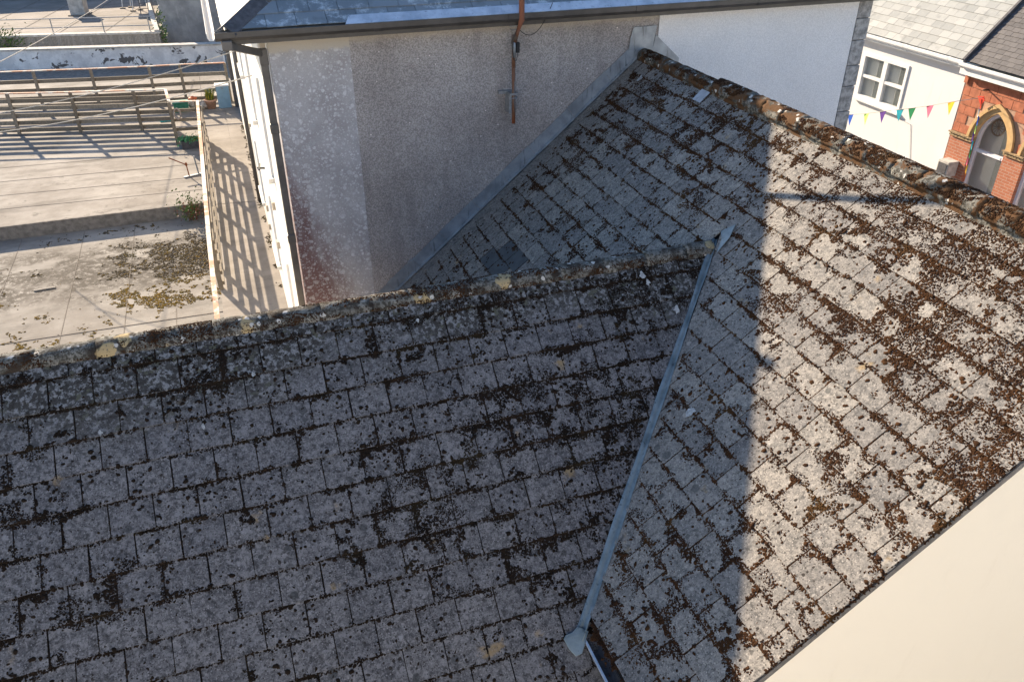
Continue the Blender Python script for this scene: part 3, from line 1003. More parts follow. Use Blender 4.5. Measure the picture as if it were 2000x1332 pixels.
slope_moss('moss', wing, F_WING, rows_w, W2, PHASE2, 1.2, 8.6, keep_wing, g_wing, 'moss_dark', 31, 0.95, 0.676, 1.5)
MB().add([F_WING @ Vector(p) for p in ((1.12, 0, -0.02), (8.6, 0, -0.02), (8.6, 4.55, -0.02), (3.4, 4.55, -0.02), (3.4, 2.95, -0.02))], [(0, 4, 3, 2, 1)]).build('roof_boarding', 'deck_dark', wing)
zb = -0.949 - 4.0 * SN
MB().prism([(-8.6, -3.93, -0.965), (-1.1, -3.93, -0.965), (-4.2, -3.936 + 4.0 * CS, zb), (-8.6, -3.936 + 4.0 * CS, zb)], (0, 0.015, 0.02)).build('far_slope', 'tile_wing', wing)
MB().box(-8.5, -3.33, -7.1, -6.9, -9.2, -3.75).build('side_wall', 'cream', wing)
MB().box(-8.5, -3.33, -1.1, -0.95, -9.2, -3.6).build('side_wall', 'cream', wing)
MB().prism([(-8.5, -7.1, -9.2), (-8.5, -0.95, -9.2), (-8.5, -0.95, -3.6), (-8.5, -3.94, -1.05), (-8.5, -7.1, -3.75)], (0.2, 0, 0)).build('end_wall', 'cream', wing)
x = -8.7
while x < -1.25:
    L = min(0.452, -1.19 - x)
    dz = random.uniform(-0.006, 0.006)
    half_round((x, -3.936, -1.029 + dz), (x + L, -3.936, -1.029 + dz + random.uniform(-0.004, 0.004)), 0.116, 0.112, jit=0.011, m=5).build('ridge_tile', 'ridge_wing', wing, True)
    x += 0.4495
MB().prism([(-8.7, -4.05, -1.10), (-8.7, -4.03, -1.0), (-8.7, -3.936, -0.955), (-8.7, -3.84, -1.0), (-8.7, -3.82, -1.10)], (7.45, 0, 0)).build('ridge_bedding', 'ridge_wing', wing)
n = 14000
xx = RNG.uniform(-8.6, -1.25, n)
th = RNG.uniform(0.3, math.pi - 0.1, n)
f = fbm(xx * 2.3, th * 1.6, 91, 4)
k = f + 0.2 * (fbm(xx * 14, th * 5, 92, 3) - 0.5) > 0.50
xx, th = xx[k], th[k]
P = np.stack([xx, -3.936 + np.cos(th) * 0.113, np.sin(th) * 0.113 - 1.029], -1)
nr = np.stack([np.zeros_like(th), np.cos(th), np.sin(th)], -1)
t1 = np.tile(np.array([1.0, 0, 0]), (len(nr), 1))
domes('ridge_moss', P, RNG.uniform(0.003, 0.008, len(P)), RNG.uniform(0.6, 1.0, len(P)), np.stack([t1, np.cross(nr, t1), nr], -1), 'moss', wing)
# lead valley
A, B = Vector((-1.13, -3.92, -0.93)), Vector((-3.62, -6.42, -3.015))
d = (B - A).normalized()
n1, n2 = F_MAIN.to_3x3() @ Vector((0, 0, 1)), F_WING.to_3x3() @ Vector((0, 0, 1))
s1 = d.cross(n1).normalized()
if s1.y > 0 or s1.x < 0: s1 = s1 if s1.x > 0 else -s1
s2 = n2.cross(d).normalized()
if s2.x > 0: s2 = -s2
mb = MB()
K = 26
ring = []
for i in range(K + 1):
    t = i / K
    p = A.lerp(B, t)
    wob = 0.006 * math.sin(t * 19) + random.uniform(-0.003, 0.003)
    wd = 0.036 + 0.020 * t
    ring.append([p + s2 * (wd + 0.012 + wob) + n2 * 0.029, p + s2 * (wd * 0.5) + n2 * 0.027, p + (n1 + n2) * 0.012, p + s1 * (wd * 0.55) + n1 * 0.024, p + s1 * (wd + wob) + n1 * 0.028])
vs2 = [q for r in ring for q in r]
fs2 = [(i * 5 + j, (i + 1) * 5 + j, (i + 1) * 5 + j + 1, i * 5 + j + 1) for i in range(K) for j in range(4)]
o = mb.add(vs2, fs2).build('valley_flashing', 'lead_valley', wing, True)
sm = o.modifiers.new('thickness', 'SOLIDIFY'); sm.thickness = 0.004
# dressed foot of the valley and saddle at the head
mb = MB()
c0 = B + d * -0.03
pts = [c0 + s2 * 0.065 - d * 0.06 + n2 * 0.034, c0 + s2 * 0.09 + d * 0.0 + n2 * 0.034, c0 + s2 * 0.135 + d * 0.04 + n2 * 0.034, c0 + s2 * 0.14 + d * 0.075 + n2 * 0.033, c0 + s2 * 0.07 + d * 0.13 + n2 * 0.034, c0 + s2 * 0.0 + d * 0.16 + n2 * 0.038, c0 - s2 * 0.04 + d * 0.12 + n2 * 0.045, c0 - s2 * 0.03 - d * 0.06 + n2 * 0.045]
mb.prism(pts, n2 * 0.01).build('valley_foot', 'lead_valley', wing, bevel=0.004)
h0 = A
pts = [h0 + Vector((-0.05, 0.10, 0.045)), h0 + s1 * 0.10 + n1 * 0.036 - d * 0.02, h0 - d * 0.16 + n1 * 0.036 + s1 * 0.03, h0 + Vector((0.06, 0.12, 0.09)) + n1 * 0.012]
MB().prism([F_MAIN @ Vector(p) for p in ((-4.00, 1.42, 0.034), (-4.10, 1.56, 0.034), (-4.06, 1.36, 0.036), (-3.98, 1.22, 0.036), (-3.90, 1.36, 0.035))], n1 * 0.008).build('valley_saddle', 'lead_valley', wing)
# bird lime on both roofs
def splat(parent, frame, u, v, r, seed):
    q = random.Random(seed)
    n = 11
    p = [frame @ Vector((u + math.cos(6.283 * i / n) * r * q.uniform(0.35, 1.1), v + math.sin(6.283 * i / n) * r * q.uniform(0.5, 1.5), 0.030)) for i in range(n)]
    MB().prism(p, frame.to_3x3() @ Vector((0, 0, 0.002))).build('bird_lime', 'lime', parent)
for i, (u, v, r) in enumerate(((2.05, 0.22, 0.035), (2.02, 0.30, 0.03), (1.82, 0.62, 0.04), (6.95, 0.75, 0.02), (6.2, 0.86, 0.022), (5.75, 0.50, 0.018), (4.3, 0.28, 0.018))):
    splat(wing, F_WING, u, v, r, i)
for i, (u, v, r) in enumerate(((-5.42, 2.80, 0.05), (-0.45, 0.33, 0.05))):
    splat(house, F_MAIN, u, v, r, 20 + i)

# ================================================================ neighbour with the rendered gable
nb = thing('rendered_building', (-0.6, 6, -9.2), 'large rendered building with dark gutter and hipped slate roof', 'building')
WY = 0.1
XL, XQ, XR = -4.98, 3.57, 3.82
MB().box(XL, -4.015, WY - 0.004, WY + 0.4, -9.2, 0.66).build('lichened_strip', 'strip', nb)
MB().box(-4.015, 0.243, WY, WY + 0.4, -9.2, 0.66).build('pebbledash_panel', 'dash', nb)
MB().box(0.243, XQ, WY - 0.012, WY + 0.4, -9.2, 0.66).build('white_panel', 'dash_white', nb)
z = -9.2
i = 0
rq = random.Random(5)
while z < 0.62:
    h = rq.uniform(0.30, 0.42)
    z1 = min(z + h, 0.66)
    MB().box(XQ + 0.004, XR - (0.0 if i % 2 else 0.005), WY - 0.02 - 0.006 * (i % 2), WY + 0.3, z + 0.006, z1 - 0.006).build('quoin_stone', 'quoin', nb, bevel=0.008)
    z = z1
    i += 1
MB().box(XQ + 0.006, XR - 0.02, WY, WY + 0.29, -9.2, 0.655).build('quoin_joint', 'mortar', nb)
MB().box(XR - 0.25, XR - 0.03, 0.42, 26, -9.2, 0.6).build('side_wall', 'render_white', nb)
# sunlit flank
XF = -5.06
MB().box(XL, XL + 0.3, WY + 0.402, 0.62, -9.2, 0.6).build('corner_rebate', 'render_white', nb)
MB().box(XF + 0.02, XF + 0.3, 0.62, 0.80, -9.2, 0.6).build('flank_band', 'beige', nb)
MB().box(XF, XF + 0.3, 0.80, 13.0, -9.2, 0.6).build('flank_wall', 'render_white', nb)
MB().box(XF - 0.03, XF + 0.3, 13.0, 24.0, -9.2, 0.3).build('flank_wall', 'render_white', nb)
for yy0 in (2.2, 5.4, 9.0):
    for zz0 in (-1.9, -4.9):
        w = MB().box(XF - 0.035, XF + 0.02, yy0, yy0 + 1.1, zz0, zz0 + 1.5)
        o = w.build('window', 'white_paint', nb)
        MB().box(XF - 0.09, XF + 0.02, yy0 - 0.08, yy0 + 1.18, zz0 - 0.08, zz0 - 0.004).build('sill', 'render_white', o)
for yy0, zt in ((3.6, -3.0), (4.4, -4.1), (7.2, -2.2), (7.6, -4.6), (10.6, -3.6), (8.2, -5.3)):
    MB().box(XF - 0.05, XF + 0.01, yy0, yy0 + 0.14, zt, zt + 0.14).build('vent', 'beige', nb)
# hipped slate roof
PR = rad(30)
T30 = math.tan(PR)
EX, EY, EZ = -5.45, -0.26, 0.70
cr, sr = math.cos(PR), math.sin(PR)
F_N = Matrix(((1, 0, 0, EX), (0, cr, -sr, EY), (0, sr, cr, EZ), (0, 0, 0, 1)))      # u along X, v up the slope
F_L = Matrix(((0, cr, -sr, EX), (-1, 0, 0, EY), (0, sr, cr, EZ), (0, 0, 0, 1)))     # facing -X, u = -Y
HX = 8.9
MB().add([F_N @ Vector(p) for p in ((0, 0, -0.02), (9.6, 0, -0.02), (9.6, 5.6, -0.02), (5.6 * cr, 5.6, -0.02))], [(0, 1, 2, 3)]).build('roof_slope', 'slate_blue', nb)
MB().add([F_L @ Vector(p) for p in ((0, 0, -0.02), (-5.6 * cr, 5.6, -0.02), (-24, 5.6, -0.02), (-24, 0, -0.02))], [(0, 1, 2, 3)]).build('roof_slope', 'slate_pale', nb)
MB().add([(EX + 5.6 * cr, EY + 5.6 * cr, EZ + 5.6 * sr - 0.03), (EX + 9.6, EY + 5.6 * cr, EZ + 5.6 * sr - 0.03), (EX + 9.6, 24, EZ + 5.6 * sr - 0.03), (EX + 5.6 * cr, 24, EZ + 5.6 * sr - 0.03)], [(0, 1, 2, 3)]).build('roof_flat', 'hip', nb)
def slates(parent, frame, mat, rows, w, u0, u1, g, clipf, seed, th=0.008, limit=300, jit=0.004):
    """rows counted upwards, v up the slope; tail edge at low v"""
    q = random.Random(seed)
    n = 0
    for r in range(rows):
        vt = r * g
        off = (w / 2 if r % 2 else 0) + q.uniform(-0.02, 0.02)
        k = 0
        u = u0 - off
        while u < u1:
            ww = w * q.uniform(0.93, 1.07)
            j = lambda: q.uniform(-jit, jit)
            poly = [(u + 0.003, vt + j()), (u + ww - 0.003, vt + j()), (u + ww - 0.003, vt + g * 1.25), (u + 0.003, vt + g * 1.25)]
            for a, b, c in clipf:
                poly = clip(poly, a, b, c)
                if len(poly) < 3: break
            u += ww
            if len(poly) < 3 or n >= limit: continue
            sk = q.uniform(0, 0.004)
            vs = [Vector((p[0], p[1], 0.004 + 0.014 * (1 - (p[1] - vt) / (g * 1.25)) + sk)) for p in poly]
            mb = MB()
            nn = len(vs)
            mb.add([frame @ p for p in vs] + [frame @ (p + Vector((0, 0, th))) for p in vs], [tuple(range(nn))[::-1], tuple(range(nn, 2 * nn))] + [(a, (a + 1) % nn, nn + (a + 1) % nn, nn + a) for a in range(nn)])
            mb.build('slate', mat, parent)
            n += 1
slates(nb, F_N, 'slate_blue', 5, 0.36, 0.1, 9.0, 0.225, [(-1, cr, -0.14)], 3)
slates(nb, F_L, 'slate_pale', 4, 0.36, -9.0, -0.1, 0.24, [(1, cr, -0.14)], 4, limit=80)
hb = MB()
for i in range(9):
    a = 0.02 + i * 0.62
    p0, p1 = Vector((EX + a * 0.71, EY + a * 0.71, EZ + a * 0.71 * T30 + 0.03)), Vector((EX + (a + 0.60) * 0.71, EY + (a + 0.60) * 0.71, EZ + (a + 0.60) * 0.71 * T30 + 0.022))
    dd = (p1 - p0).normalized()
    sd = Vector((0.707, -0.707, 0))
    m = MB()
    vs = []
    for p in (p0, p1):
        vs += [p + sd * 0.15 - Vector((0, 0, 0.055)), p + Vector((0, 0, 0.035)), p - sd * 0.15 - Vector((0, 0, 0.055)), p + sd * 0.15 - Vector((0, 0, 0.075)), p + Vector((0, 0, 0.012)), p - sd * 0.15 - Vector((0, 0, 0.075))]
    m.add(vs, [(0, 6, 7, 1), (1, 7, 8, 2), (3, 4, 10, 9), (4, 5, 11, 10), (0, 1, 4, 3), (1, 2, 5, 4), (6, 9, 10, 7), (7, 10, 11, 8), (0, 3, 9, 6), (2, 8, 11, 5)])
    m.build('hip_tile', 'hip', nb)
MB().prism([F_N @ Vector(p) for p in ((1.35, -0.05, 0.034), (8.7, -0.05, 0.034), (8.7, 0.10, 0.034), (1.42, 0.10, 0.034))], F_N.to_3x3() @ Vector((0, 0, 0.006))).build('eave_sheet', 'lead_white', nb)
# front gutter in lengths with union brackets
gp = [(-0.115, 0.0), (-0.112, -0.06), (-0.085, -0.098), (-0.03, -0.098), (-0.004, -0.06), (0, 0.0), (-0.008, 0.0), (-0.012, -0.056), (-0.034, -0.088), (-0.081, -0.088), (-0.104, -0.056), (-0.107, 0.0)]
GY, GZ = EY + 0.035, EZ + 0.005
cuts = [-5.56, -3.72, -2.05, -0.30, 1.55, 3.2, 4.0]
for a, b in zip(cuts[:-1], cuts[1:]):
    o = MB().prism([(a + 0.003, GY + p, GZ + q) for p, q in gp], (b - a - 0.006, 0, 0)).build('gutter', 'plastic_dark', nb)
    MB().prism([(b - 0.05, GY + p * 1.10 + 0.006, GZ + q * 1.09 + 0.004) for p, q in gp], (0.1, 0, 0)).build('gutter_union', 'plastic_dark', o)
MB().box(-5.5, 3.9, GY + 0.006, GY + 0.03, GZ - 0.16, GZ + 0.0).build('fascia_board', 'plastic_dark', nb)
MB().box(-5.5, 3.86, GY + 0.03, WY + 0.1, GZ - 0.15, GZ - 0.13).build('soffit', 'beige', nb)
MB().prism([(EX - 0.10 + p * 0.8, -0.33, EZ - 0.0 + q * 0.8) for p, q in [(-a[0] - 0.115, a[1]) for a in gp]], (0, 24, 0)).build('side_gutter', 'render_white', nb)
MB().box(EX + 0.03, XF + 0.02, WY + 0.9, 23.5, EZ - 0.16, EZ - 0.14).build('soffit', 'render_white', nb)
# downpipe at the corner with its swan neck
PX, PY = -5.045, 0.20
mb = MB()
mb.box(-5.50, -5.38, GY - 0.115, GY + 0.0, GZ - 0.20, GZ - 0.09)
mb.beam((-5.44, GY - 0.055, GZ - 0.15), (PX - 0.02, PY - 0.05, 0.36), 0.085, 0.085)
mb.box(PX - 0.05, PX + 0.05, PY - 0.10, PY + 0.0, 0.22, 0.41)
o = mb.build('swan_neck', 'plastic_pipe', nb, bevel=0.012)
MB().box(PX - 0.043, PX + 0.043, PY - 0.09, PY - 0.005, -9.2, 0.24).build('downpipe', 'plastic_pipe', nb, bevel=0.012)
for zz in (-0.55, -2.05):
    MB().box(PX - 0.052, PX + 0.052, PY - 0.1, PY + 0.004, zz - 0.06, zz + 0.06).build('pipe_collar', 'plastic_pipe', nb, bevel=0.006)
MB().tube([(XF - 0.07, 11.95, -6.0), (XF - 0.07, 11.95, 0.5)], 0.055, 10).build('downpipe', 'plastic_pipe', nb, True)
MB().box(XF - 0.16, XF - 0.031, 21.9, 22.15, -6.0, -0.5).build('downpipe', 'plastic_pipe', nb)
mb = MB()
mb.beam((XF - 0.002, 4.86, -2.66), (XF - 0.16, 4.80, -2.62), 0.03, 0.03).beam((XF - 0.02, 4.86, -2.50), (XF - 0.02, 4.86, -2.82), 0.03, 0.03).beam((XF - 0.14, 4.7, -2.62), (XF - 0.10, 5.15, -2.66), 0.03, 0.03)
mb.build('wall_bracket', 'black', nb)
MB().box(-3.95 + 0.3, -3.6 + 0.0, WY - 0.004, WY + 0.01, -1.80, -1.79).build('wall_pin', 'steel', nb) if False else None
MB().lathe((-2.98, WY - 0.012, -1.87), [(0.012, -0.012), (0.016, 0), (0.012, 0.012)], 8).build('wall_stud', 'steel', nb)
# little finial on the hip, whose shadow falls on the roof edge
MB().lathe((-3.99, 1.21, EZ + 1.46 * T30 + 0.06), [(0.045, -0.02), (0.05, 0.06), (0.04, 0.10), (0.02, 0.13)], 10).build('hip_finial', 'hip', nb, True)

# ================================================================ aerial mast on the gable
mast = thing('aerial_mast', (-1.94, -0.02, -0.72), 'rusty aerial mast bracketed to the pebbledash gable above the flashing', 'mast')
MX, MY = -1.935, -0.06
MB().tube([(MX, MY, -0.74), (MX, MY, 0.10)], 0.024, 10).build('lower_pole', 'rust', mast, True)
MB().tube([(MX + 0.008, MY - 0.05 - 0.20, 0.05), (MX + 0.008, MY - 0.05 - 0.20, 3.4)], 0.030, 10).build('upper_pole', 'rust', mast, True) if False else None
MB().tube([(MX, MY, 0.0), (MX, MY, 0.40)], 0.026, 10).build('middle_pole', 'rust', mast, True)
MB().tube([(MX, MY, 0.30), (MX + 0.01, MY - 0.27, 0.62), (MX + 0.01, MY - 0.27, 3.6)], 0.035, 10).build('upper_pole', 'rust', mast, True)
for zz in (0.52, -0.345):
    b = MB().box(MX - 0.17, MX + 0.06, WY - 0.055, WY - 0.005, zz - 0.02, zz + 0.02).box(MX - 0.06, MX + 0.05, MY - 0.03, WY - 0.006, zz - 0.012, zz + 0.012).build('bracket', 'steel', mast)
    MB().tube([(MX - 0.04, MY + 0.03, zz - 0.05), (MX - 0.03, MY - 0.034, zz - 0.05), (MX + 0.03, MY - 0.034, zz - 0.05), (MX + 0.05, MY + 0.03, zz - 0.05)], 0.006, 6).build('clamp', 'steel', b)
MB().box(MX - 0.065, MX - 0.03, MY - 0.005, WY - 0.006, -0.60, -0.35).build('backing_plate', 'steel', mast)
MB().tube([(MX - 0.004, MY - 0.032, 0.36), (MX - 0.004, MY - 0.034, 0.13)], 0.022, 8).build('coupling', 'steel', mast, True)
MB().box(MX + 0.03, MX + 0.075, MY - 0.03, MY + 0.02, 0.18, 0.31).build('junction_box', 'black', mast, bevel=0.006)
cb = MB().tube([(MX - 0.02, MY - 0.045, 0.33), (MX - 0.03, MY - 0.05, 0.2), (MX - 0.015, MY - 0.05, 0.10), (MX + 0.02, MY - 0.05, 0.09), (MX + 0.05, MY - 0.03, 0.18)], 0.005, 6).build('cable_loop', 'black', mast)
pts = []
for i in range(13):
    t = i / 12
    pts.append((MX + 0.03 + 0.40 * t, MY - 0.02 - 0.22 * t, 0.52 - 0.30 * t * (1 - t) * 2.2 + 0.28 * t * t))
MB().tube(pts, 0.0045, 6).build('cable', 'black', mast)

# ================================================================ decks and flat roofs on the left
ZD, ZL = -6.0, -6.35
WX = -6.42
D_ = MB()
D_.box(-30, WX + 0.03, 12.34, 31.2, -9.2, ZD)
deck = struct(D_.build('roof_terrace', 'felt'))
low = struct(MB().box(-30, WX + 0.03, -0.8, 12.335, -9.2, ZL).build('flat_roof', 'felt_low'))
walk = struct(MB().box(WX + 0.034, XF + 0.1, -0.8, 31.2, -9.2, ZD - 0.012).build('walkway', 'walk'))
MB().box(-30, WX + 0.03, 12.30, 12.36, ZL + 0.004, ZD + 0.02).build('kerb', 'kerb', deck)
for x0, y0 in ((-9.7, 2.0), (-8.45, 1.0), (-11.2, 0.0), (-7.4, 5.0)):
    MB().box(x0, x0 + 0.012, y0, 12.2 if x0 != -7.4 else 7.0, ZL + 0.002, ZL + 0.007).build('felt_lap', 'lap', low)
MB().beam((-11.6, 6.62, ZL + 0.006), (WX, 6.50, ZL + 0.006), 0.02, 0.008).build('felt_lap', 'lap', low)
for yy in (13.4, 14.5, 15.7, 17.0):
    MB().beam((-16, yy + 0.5, ZD + 0.003), (WX, yy, ZD + 0.003), 0.015, 0.008).build('felt_lap', 'lap', deck)
MB().beam((WX + 0.1, 12.15, ZD - 0.012), (XF - 0.06, 12.0, ZD - 0.012), 0.025, 0.012).build('paving_joint', 'kerb', walk)
MB().box(-5.62, -5.61, 5, 30, ZD - 0.013, ZD - 0.009).build('paving_joint', 'kerb', walk)
# moss on the low roof
n = 150000
X_, Y_ = RNG.uniform(-12.5, WX, n), RNG.uniform(3.5, 12.2, n)
gg = 0.95 * np.exp(-((X_ + 7.1) / 1.25) ** 2 - ((Y_ - 9.8) / 1.4) ** 2) + 0.85 * np.exp(-((X_ + 8.2) / 0.95) ** 2 - ((Y_ - 7.7) / 0.5) ** 2) + 0.6 * np.exp(-((X_ + 7.2) / 0.9) ** 2 - ((Y_ - 7.3) / 0.35) ** 2) + 0.45 * np.exp(-((X_ + 8.6) / 1.6) ** 2 - ((Y_ - 11.9) / 0.3) ** 2)
f = 0.5 * fbm(X_ * 1.6, Y_ * 1.6, 55, 3) + 0.5 * fbm(X_ * 8, Y_ * 8, 66, 4)
k = (f + 0.30 * gg > 0.67 + RNG.normal(0, 0.02, n)) | ((RNG.random(n) < 0.0012) & (X_ > -9.6))
X_, Y_ = X_[k], Y_[k]
P = np.stack([X_, Y_, np.full(len(X_), ZL)], -1)
R_ = np.clip(RNG.lognormal(math.log(0.0115), 0.45, len(X_)), 0.005, 0.035)
gold = (RNG.random(len(X_)) < np.where(Y_ < 8.6, 0.80, 0.13))
I3 = np.eye(3)
domes('golden_moss', P[gold], R_[gold], np.full(gold.sum(), 0.55), I3, 'moss_gold', low)
domes('drab_moss', P[~gold], R_[~gold] * 0.9, np.full((~gold).sum(), 0.5), I3, 'moss_drab', low)
tag(MB().beam((-10.5, 8.95, ZL + 0.015), (-10.05, 8.98, ZL + 0.015), 0.05, 0.03).build('wooden_stick', 'wood_pale'), 'short pale stick lying on the mossy flat roof', 'stick')
# moss and grit at the foot of the flank
n = 900
X_, Y_ = XF - 0.03 - np.abs(RNG.normal(0, 0.05, n)), RNG.uniform(5, 20, n)
k = fbm(Y_ * 1.5, X_ * 3, 44) > 0.5
domes('grit', np.stack([X_[k], Y_[k], np.full(k.sum(), ZD - 0.012)], -1), RNG.uniform(0.008, 0.03, k.sum()), np.full(k.sum(), 0.6), I3, 'moss_drab', walk)

def fence(name, posts, tops, rails, label, group, rail_w=0.10, cap='rail', post_w=0.10, side=-1):
    t = thing(name, tuple(posts[0]), label, 'fence', group)
    for p, q in zip(posts, tops):
        MB().beam((p[0], p[1], p[2]), (q[0], q[1], q[2] - 0.02), post_w, post_w, (0, 1, 0)).build('post', 'wood', t)
    for i in range(len(posts) - 1):
        a0, a1 = Vector(posts[i]), Vector(tops[i])
        b0, b1 = Vector(posts[i + 1]), Vector(tops[i + 1])
        dv = (b0 - a0).normalized()
        nv = Vector((dv.y, -dv.x, 0)) * (post_w / 2 + 0.024) * side
        for r in rails:
            MB().beam(a0.lerp(a1, r) + nv + dv * 0.003, b0.lerp(b1, r) + nv - dv * 0.003, 0.045, rail_w).build('rail', 'wood', t)
        MB().beam(a1 + dv * 0.003, b1 - dv * 0.003, 0.09, 0.035).build('cap_rail', cap, t)
    return t
h1 = 1.36
pf = [(-16.3, 21.9), (-14.3, 21.37), (-12.35, 20.89), (-10.39, 20.38), (-8.42, 19.93), (-7.38, 19.68)]
RA = [0.06, 0.25, 0.44, 0.63, 0.82]
fence('terrace_fence', [(x, y, ZD) for x, y in pf], [(x, y, ZD + h1) for x, y in pf], [0.08, 0.26, 0.44, 0.62, 0.80], 'nearer horizontal-rail timber fence across the sunny roof terrace', 'terrace fences', 0.135)
pb = [(-15.9, 24.55), (-13.9, 24.1), (-11.92, 23.75), (-9.99, 23.4), (-7.99, 23.1), (-6.92, 23.0), (-5.32, 22.75)]
fence('terrace_fence', [(x, y, ZD) for x, y in pb], [(x, y, ZD + 1.42) for x, y in pb], [0.10, 0.30, 0.50, 0.72], 'farther timber fence in front of the peeling white parapet', 'terrace fences', 0.13)
t = fence('side_panel', [(-7.26, 17.90, ZD), (-6.46, 17.85, ZD)], [(-7.26, 17.90, ZD + 1.40), (-6.46, 17.85, ZD + 1.36)], [0.12, 0.34, 0.56, 0.78], 'short slatted timber panel between corner post and walkway railing', 'terrace fences', 0.10)
MB().beam((-7.38, 19.62, ZD + 1.365), (-7.26, 17.97, ZD + 1.40), 0.09, 0.035).build('cap_rail', 'rail', t)
for r_ in (0.2, 0.5, 0.8, 1.1):
    MB().beam((-7.38, 19.60, ZD + r_), (-7.27, 17.98, ZD + r_), 0.04, 0.10).build('rail', 'wood', t)
yr = [18, 16, 14, 12, 10, 8, 6.95]
t = fence('walkway_railing', [(WX + 0.045, y, ZD - 0.012) for y in yr], [(WX + 0.02, y, ZD + 1.33) for y in yr], [0.10, 0.29, 0.48, 0.67, 0.84], 'long timber railing with peeling pink cap beside the walkway', 'terrace fences', 0.085)
MB().beam((WX + 0.02, 6.94, ZD + 1.33), (WX + 0.05, 3.0, ZD + 1.33), 0.09, 0.035).build('cap_rail', 'rail', t)
MB().beam((WX + 0.05, 3.05, ZD - 0.012), (WX + 0.05, 3.05, ZD + 1.31), 0.1, 0.1, (0, 1, 0)).build('post', 'wood', t)

# peeling parapet, rotated like the fences
ANG = math.atan2(-1.87, 9.23)
RM = Matrix.Translation((-14.51, 31.02, 0)) @ Matrix.Rotation(ANG, 4, 'Z')
par = thing('parapet_wall', (-10, 30.1, ZD), 'weathered white parapet with dark peeled patches behind the fences', 'wall')
MB().box(-9, 9.42, 0.0, 0.3, ZD - 3, ZD + 0.80, RM).build('wall', 'peel', par)
MB().box(-9, 9.42, -0.06, 0.36, ZD + 0.80, ZD + 0.87, RM).build('coping', 'concrete', par)
MB().box(-9, 9.42, -1.9, -0.01, ZD - 0.7, ZD + 0.012, RM).build('recess_shade_sheet', 'kerb', par)  # shade of the recess before the parapet, put in as a darker sheet
# boarded wall beyond
RB = Matrix.Translation((-14.23, 33.29, 0)) @ Matrix.Rotation(ANG, 4, 'Z')
bw = thing('boarded_wall', (-11, 32.6, -9.2), 'grey vertical-board wall with pale coping above the parapet', 'wall')
MB().box(-9, 6.5, 0.03, 0.25, -9.2, -5.06, RB).build('backing', 'kerb', bw)
rb = random.Random(2)
xq = -2.0
bd = MB()
while xq < 6.5:
    wv = rb.uniform(0.09, 0.125)
    MB().box(xq + 0.004, min(xq + wv, 6.5) - 0.004, -0.003 - rb.uniform(0, 0.012), 0.03, -6.4, -5.07, RB).build('board', 'wood_pale', bw)
    xq += wv
MB().box(-9, 6.56, -0.06, 0.32, -5.06, -4.98, RB).build('coping', 'concrete', bw)
struct(MB().box(-26, -8.6, 46.0, 52, -9.2, -2.2).build('rear_block', 'grey_wall'))
far = struct(MB().box(-12, 6.3, 0.33, 40, -9.2, -5.02, RB).build('far_flat_roof', 'felt_far'))
up = MB().beam((-7.93, 32.0, -4.97), (-9.4, 52, -4.97), 0.22, 0.14).build('edge_upstand', 'concrete', far)
for k in range(7):
    MB().beam(RB @ Vector((-6 + 2 * k, 0.4, -5.015)), RB @ Vector((-6 + 2 * k, 20, -5.015)), 0.05, 0.012).build('felt_lap', 'lap', far)
# grey wall to the right of it
gw_ = thing('grey_wall', (-6.3, 33, -9.2), 'tall mottled grey rendered wall behind the parapet, left of the gutter end', 'wall')
MB().prism([(-7.74, 33.55, -9.2), (-4.6, 32.75, -9.2), (-4.6, 32.75, -1.0), (-7.74, 33.55, -1.0)], (0.6, 14, 0)).build('wall', 'grey_wall', gw_)
MB().prism([(-7.80, 33.50, -1.0), (-4.5, 32.66, -1.0), (-4.5, 32.66, -0.9), (-7.80, 33.50, -0.9)], (0.6, 14.1, 0)).build('coping', 'concrete', gw_)
# ivy at the ends of the boarded wall
def foliage(parent, name, mat, c, r, n, leaf, seed):
    q = np.random.default_rng(seed)
    P = q.normal(0, 1, (n, 3)) * np.array(r) * 0.5 + np.array(c)
    mb = MB()
    for p in P:
        a = Vector(q.normal(0, 1, 3)).normalized()
        b = a.orthogonal().normalized()
        c_ = a.cross(b)
        L = leaf * q.uniform(0.6, 1.3)
        p = Vector(p)
        mb.add([p - b * L, p + c_ * L * 0.45 + a * L * 0.12, p + b * L, p - c_ * L * 0.45 + a * L * 0.12], [(0, 1, 2, 3)])
    return mb.build(name, mat, parent)
iv = thing('ivy', (-14.2, 33.0, -5.6), 'clump of ivy hanging at the left end of the boarded wall', 'ivy', 'ivy on the boarded wall')
foliage(iv, 'leaves', 'leaf', (-14.3, 33.1, -5.35), (0.7, 0.25, 0.75), 420, 0.07, 3)
MB().tube([(-14.3, 33.15, -6.2), (-14.25, 33.1, -5.5), (-14.4, 33.05, -5.1)], 0.02, 6).build('stem', 'wood', iv)
iv = thing('ivy', (-7.8, 31.9, -5.5), 'small clump of ivy beside the mottled grey wall', 'ivy', 'ivy on the boarded wall')
foliage(iv, 'leaves', 'leaf', (-7.72, 32.4, -5.0), (0.22, 0.5, 0.9), 260, 0.06, 4)
MB().tube([(-7.75, 32.2, -6.2), (-7.74, 32.3, -5.4), (-7.7, 32.4, -4.8)], 0.018, 6).build('stem', 'wood', iv)
# far railing
fr = thing('steel_railing', (-12, 33, -4.98), 'thin galvanised railing along the edge of the far flat roof', 'railing')
for xx in (-3.6, -1.2, 1.9, 4.1, 6.1):
    MB().tube([RB @ Vector((xx, 0.12, -4.98)), RB @ Vector((xx, 0.12, -4.34))], 0.024, 8).build('post', 'steel', fr)
for zz in (-4.34, -4.72):
    MB().tube([RB @ Vector((-4.5, 0.12, zz)), RB @ Vector((6.3, 0.12, zz))], 0.022, 8).build('rail', 'steel', fr)
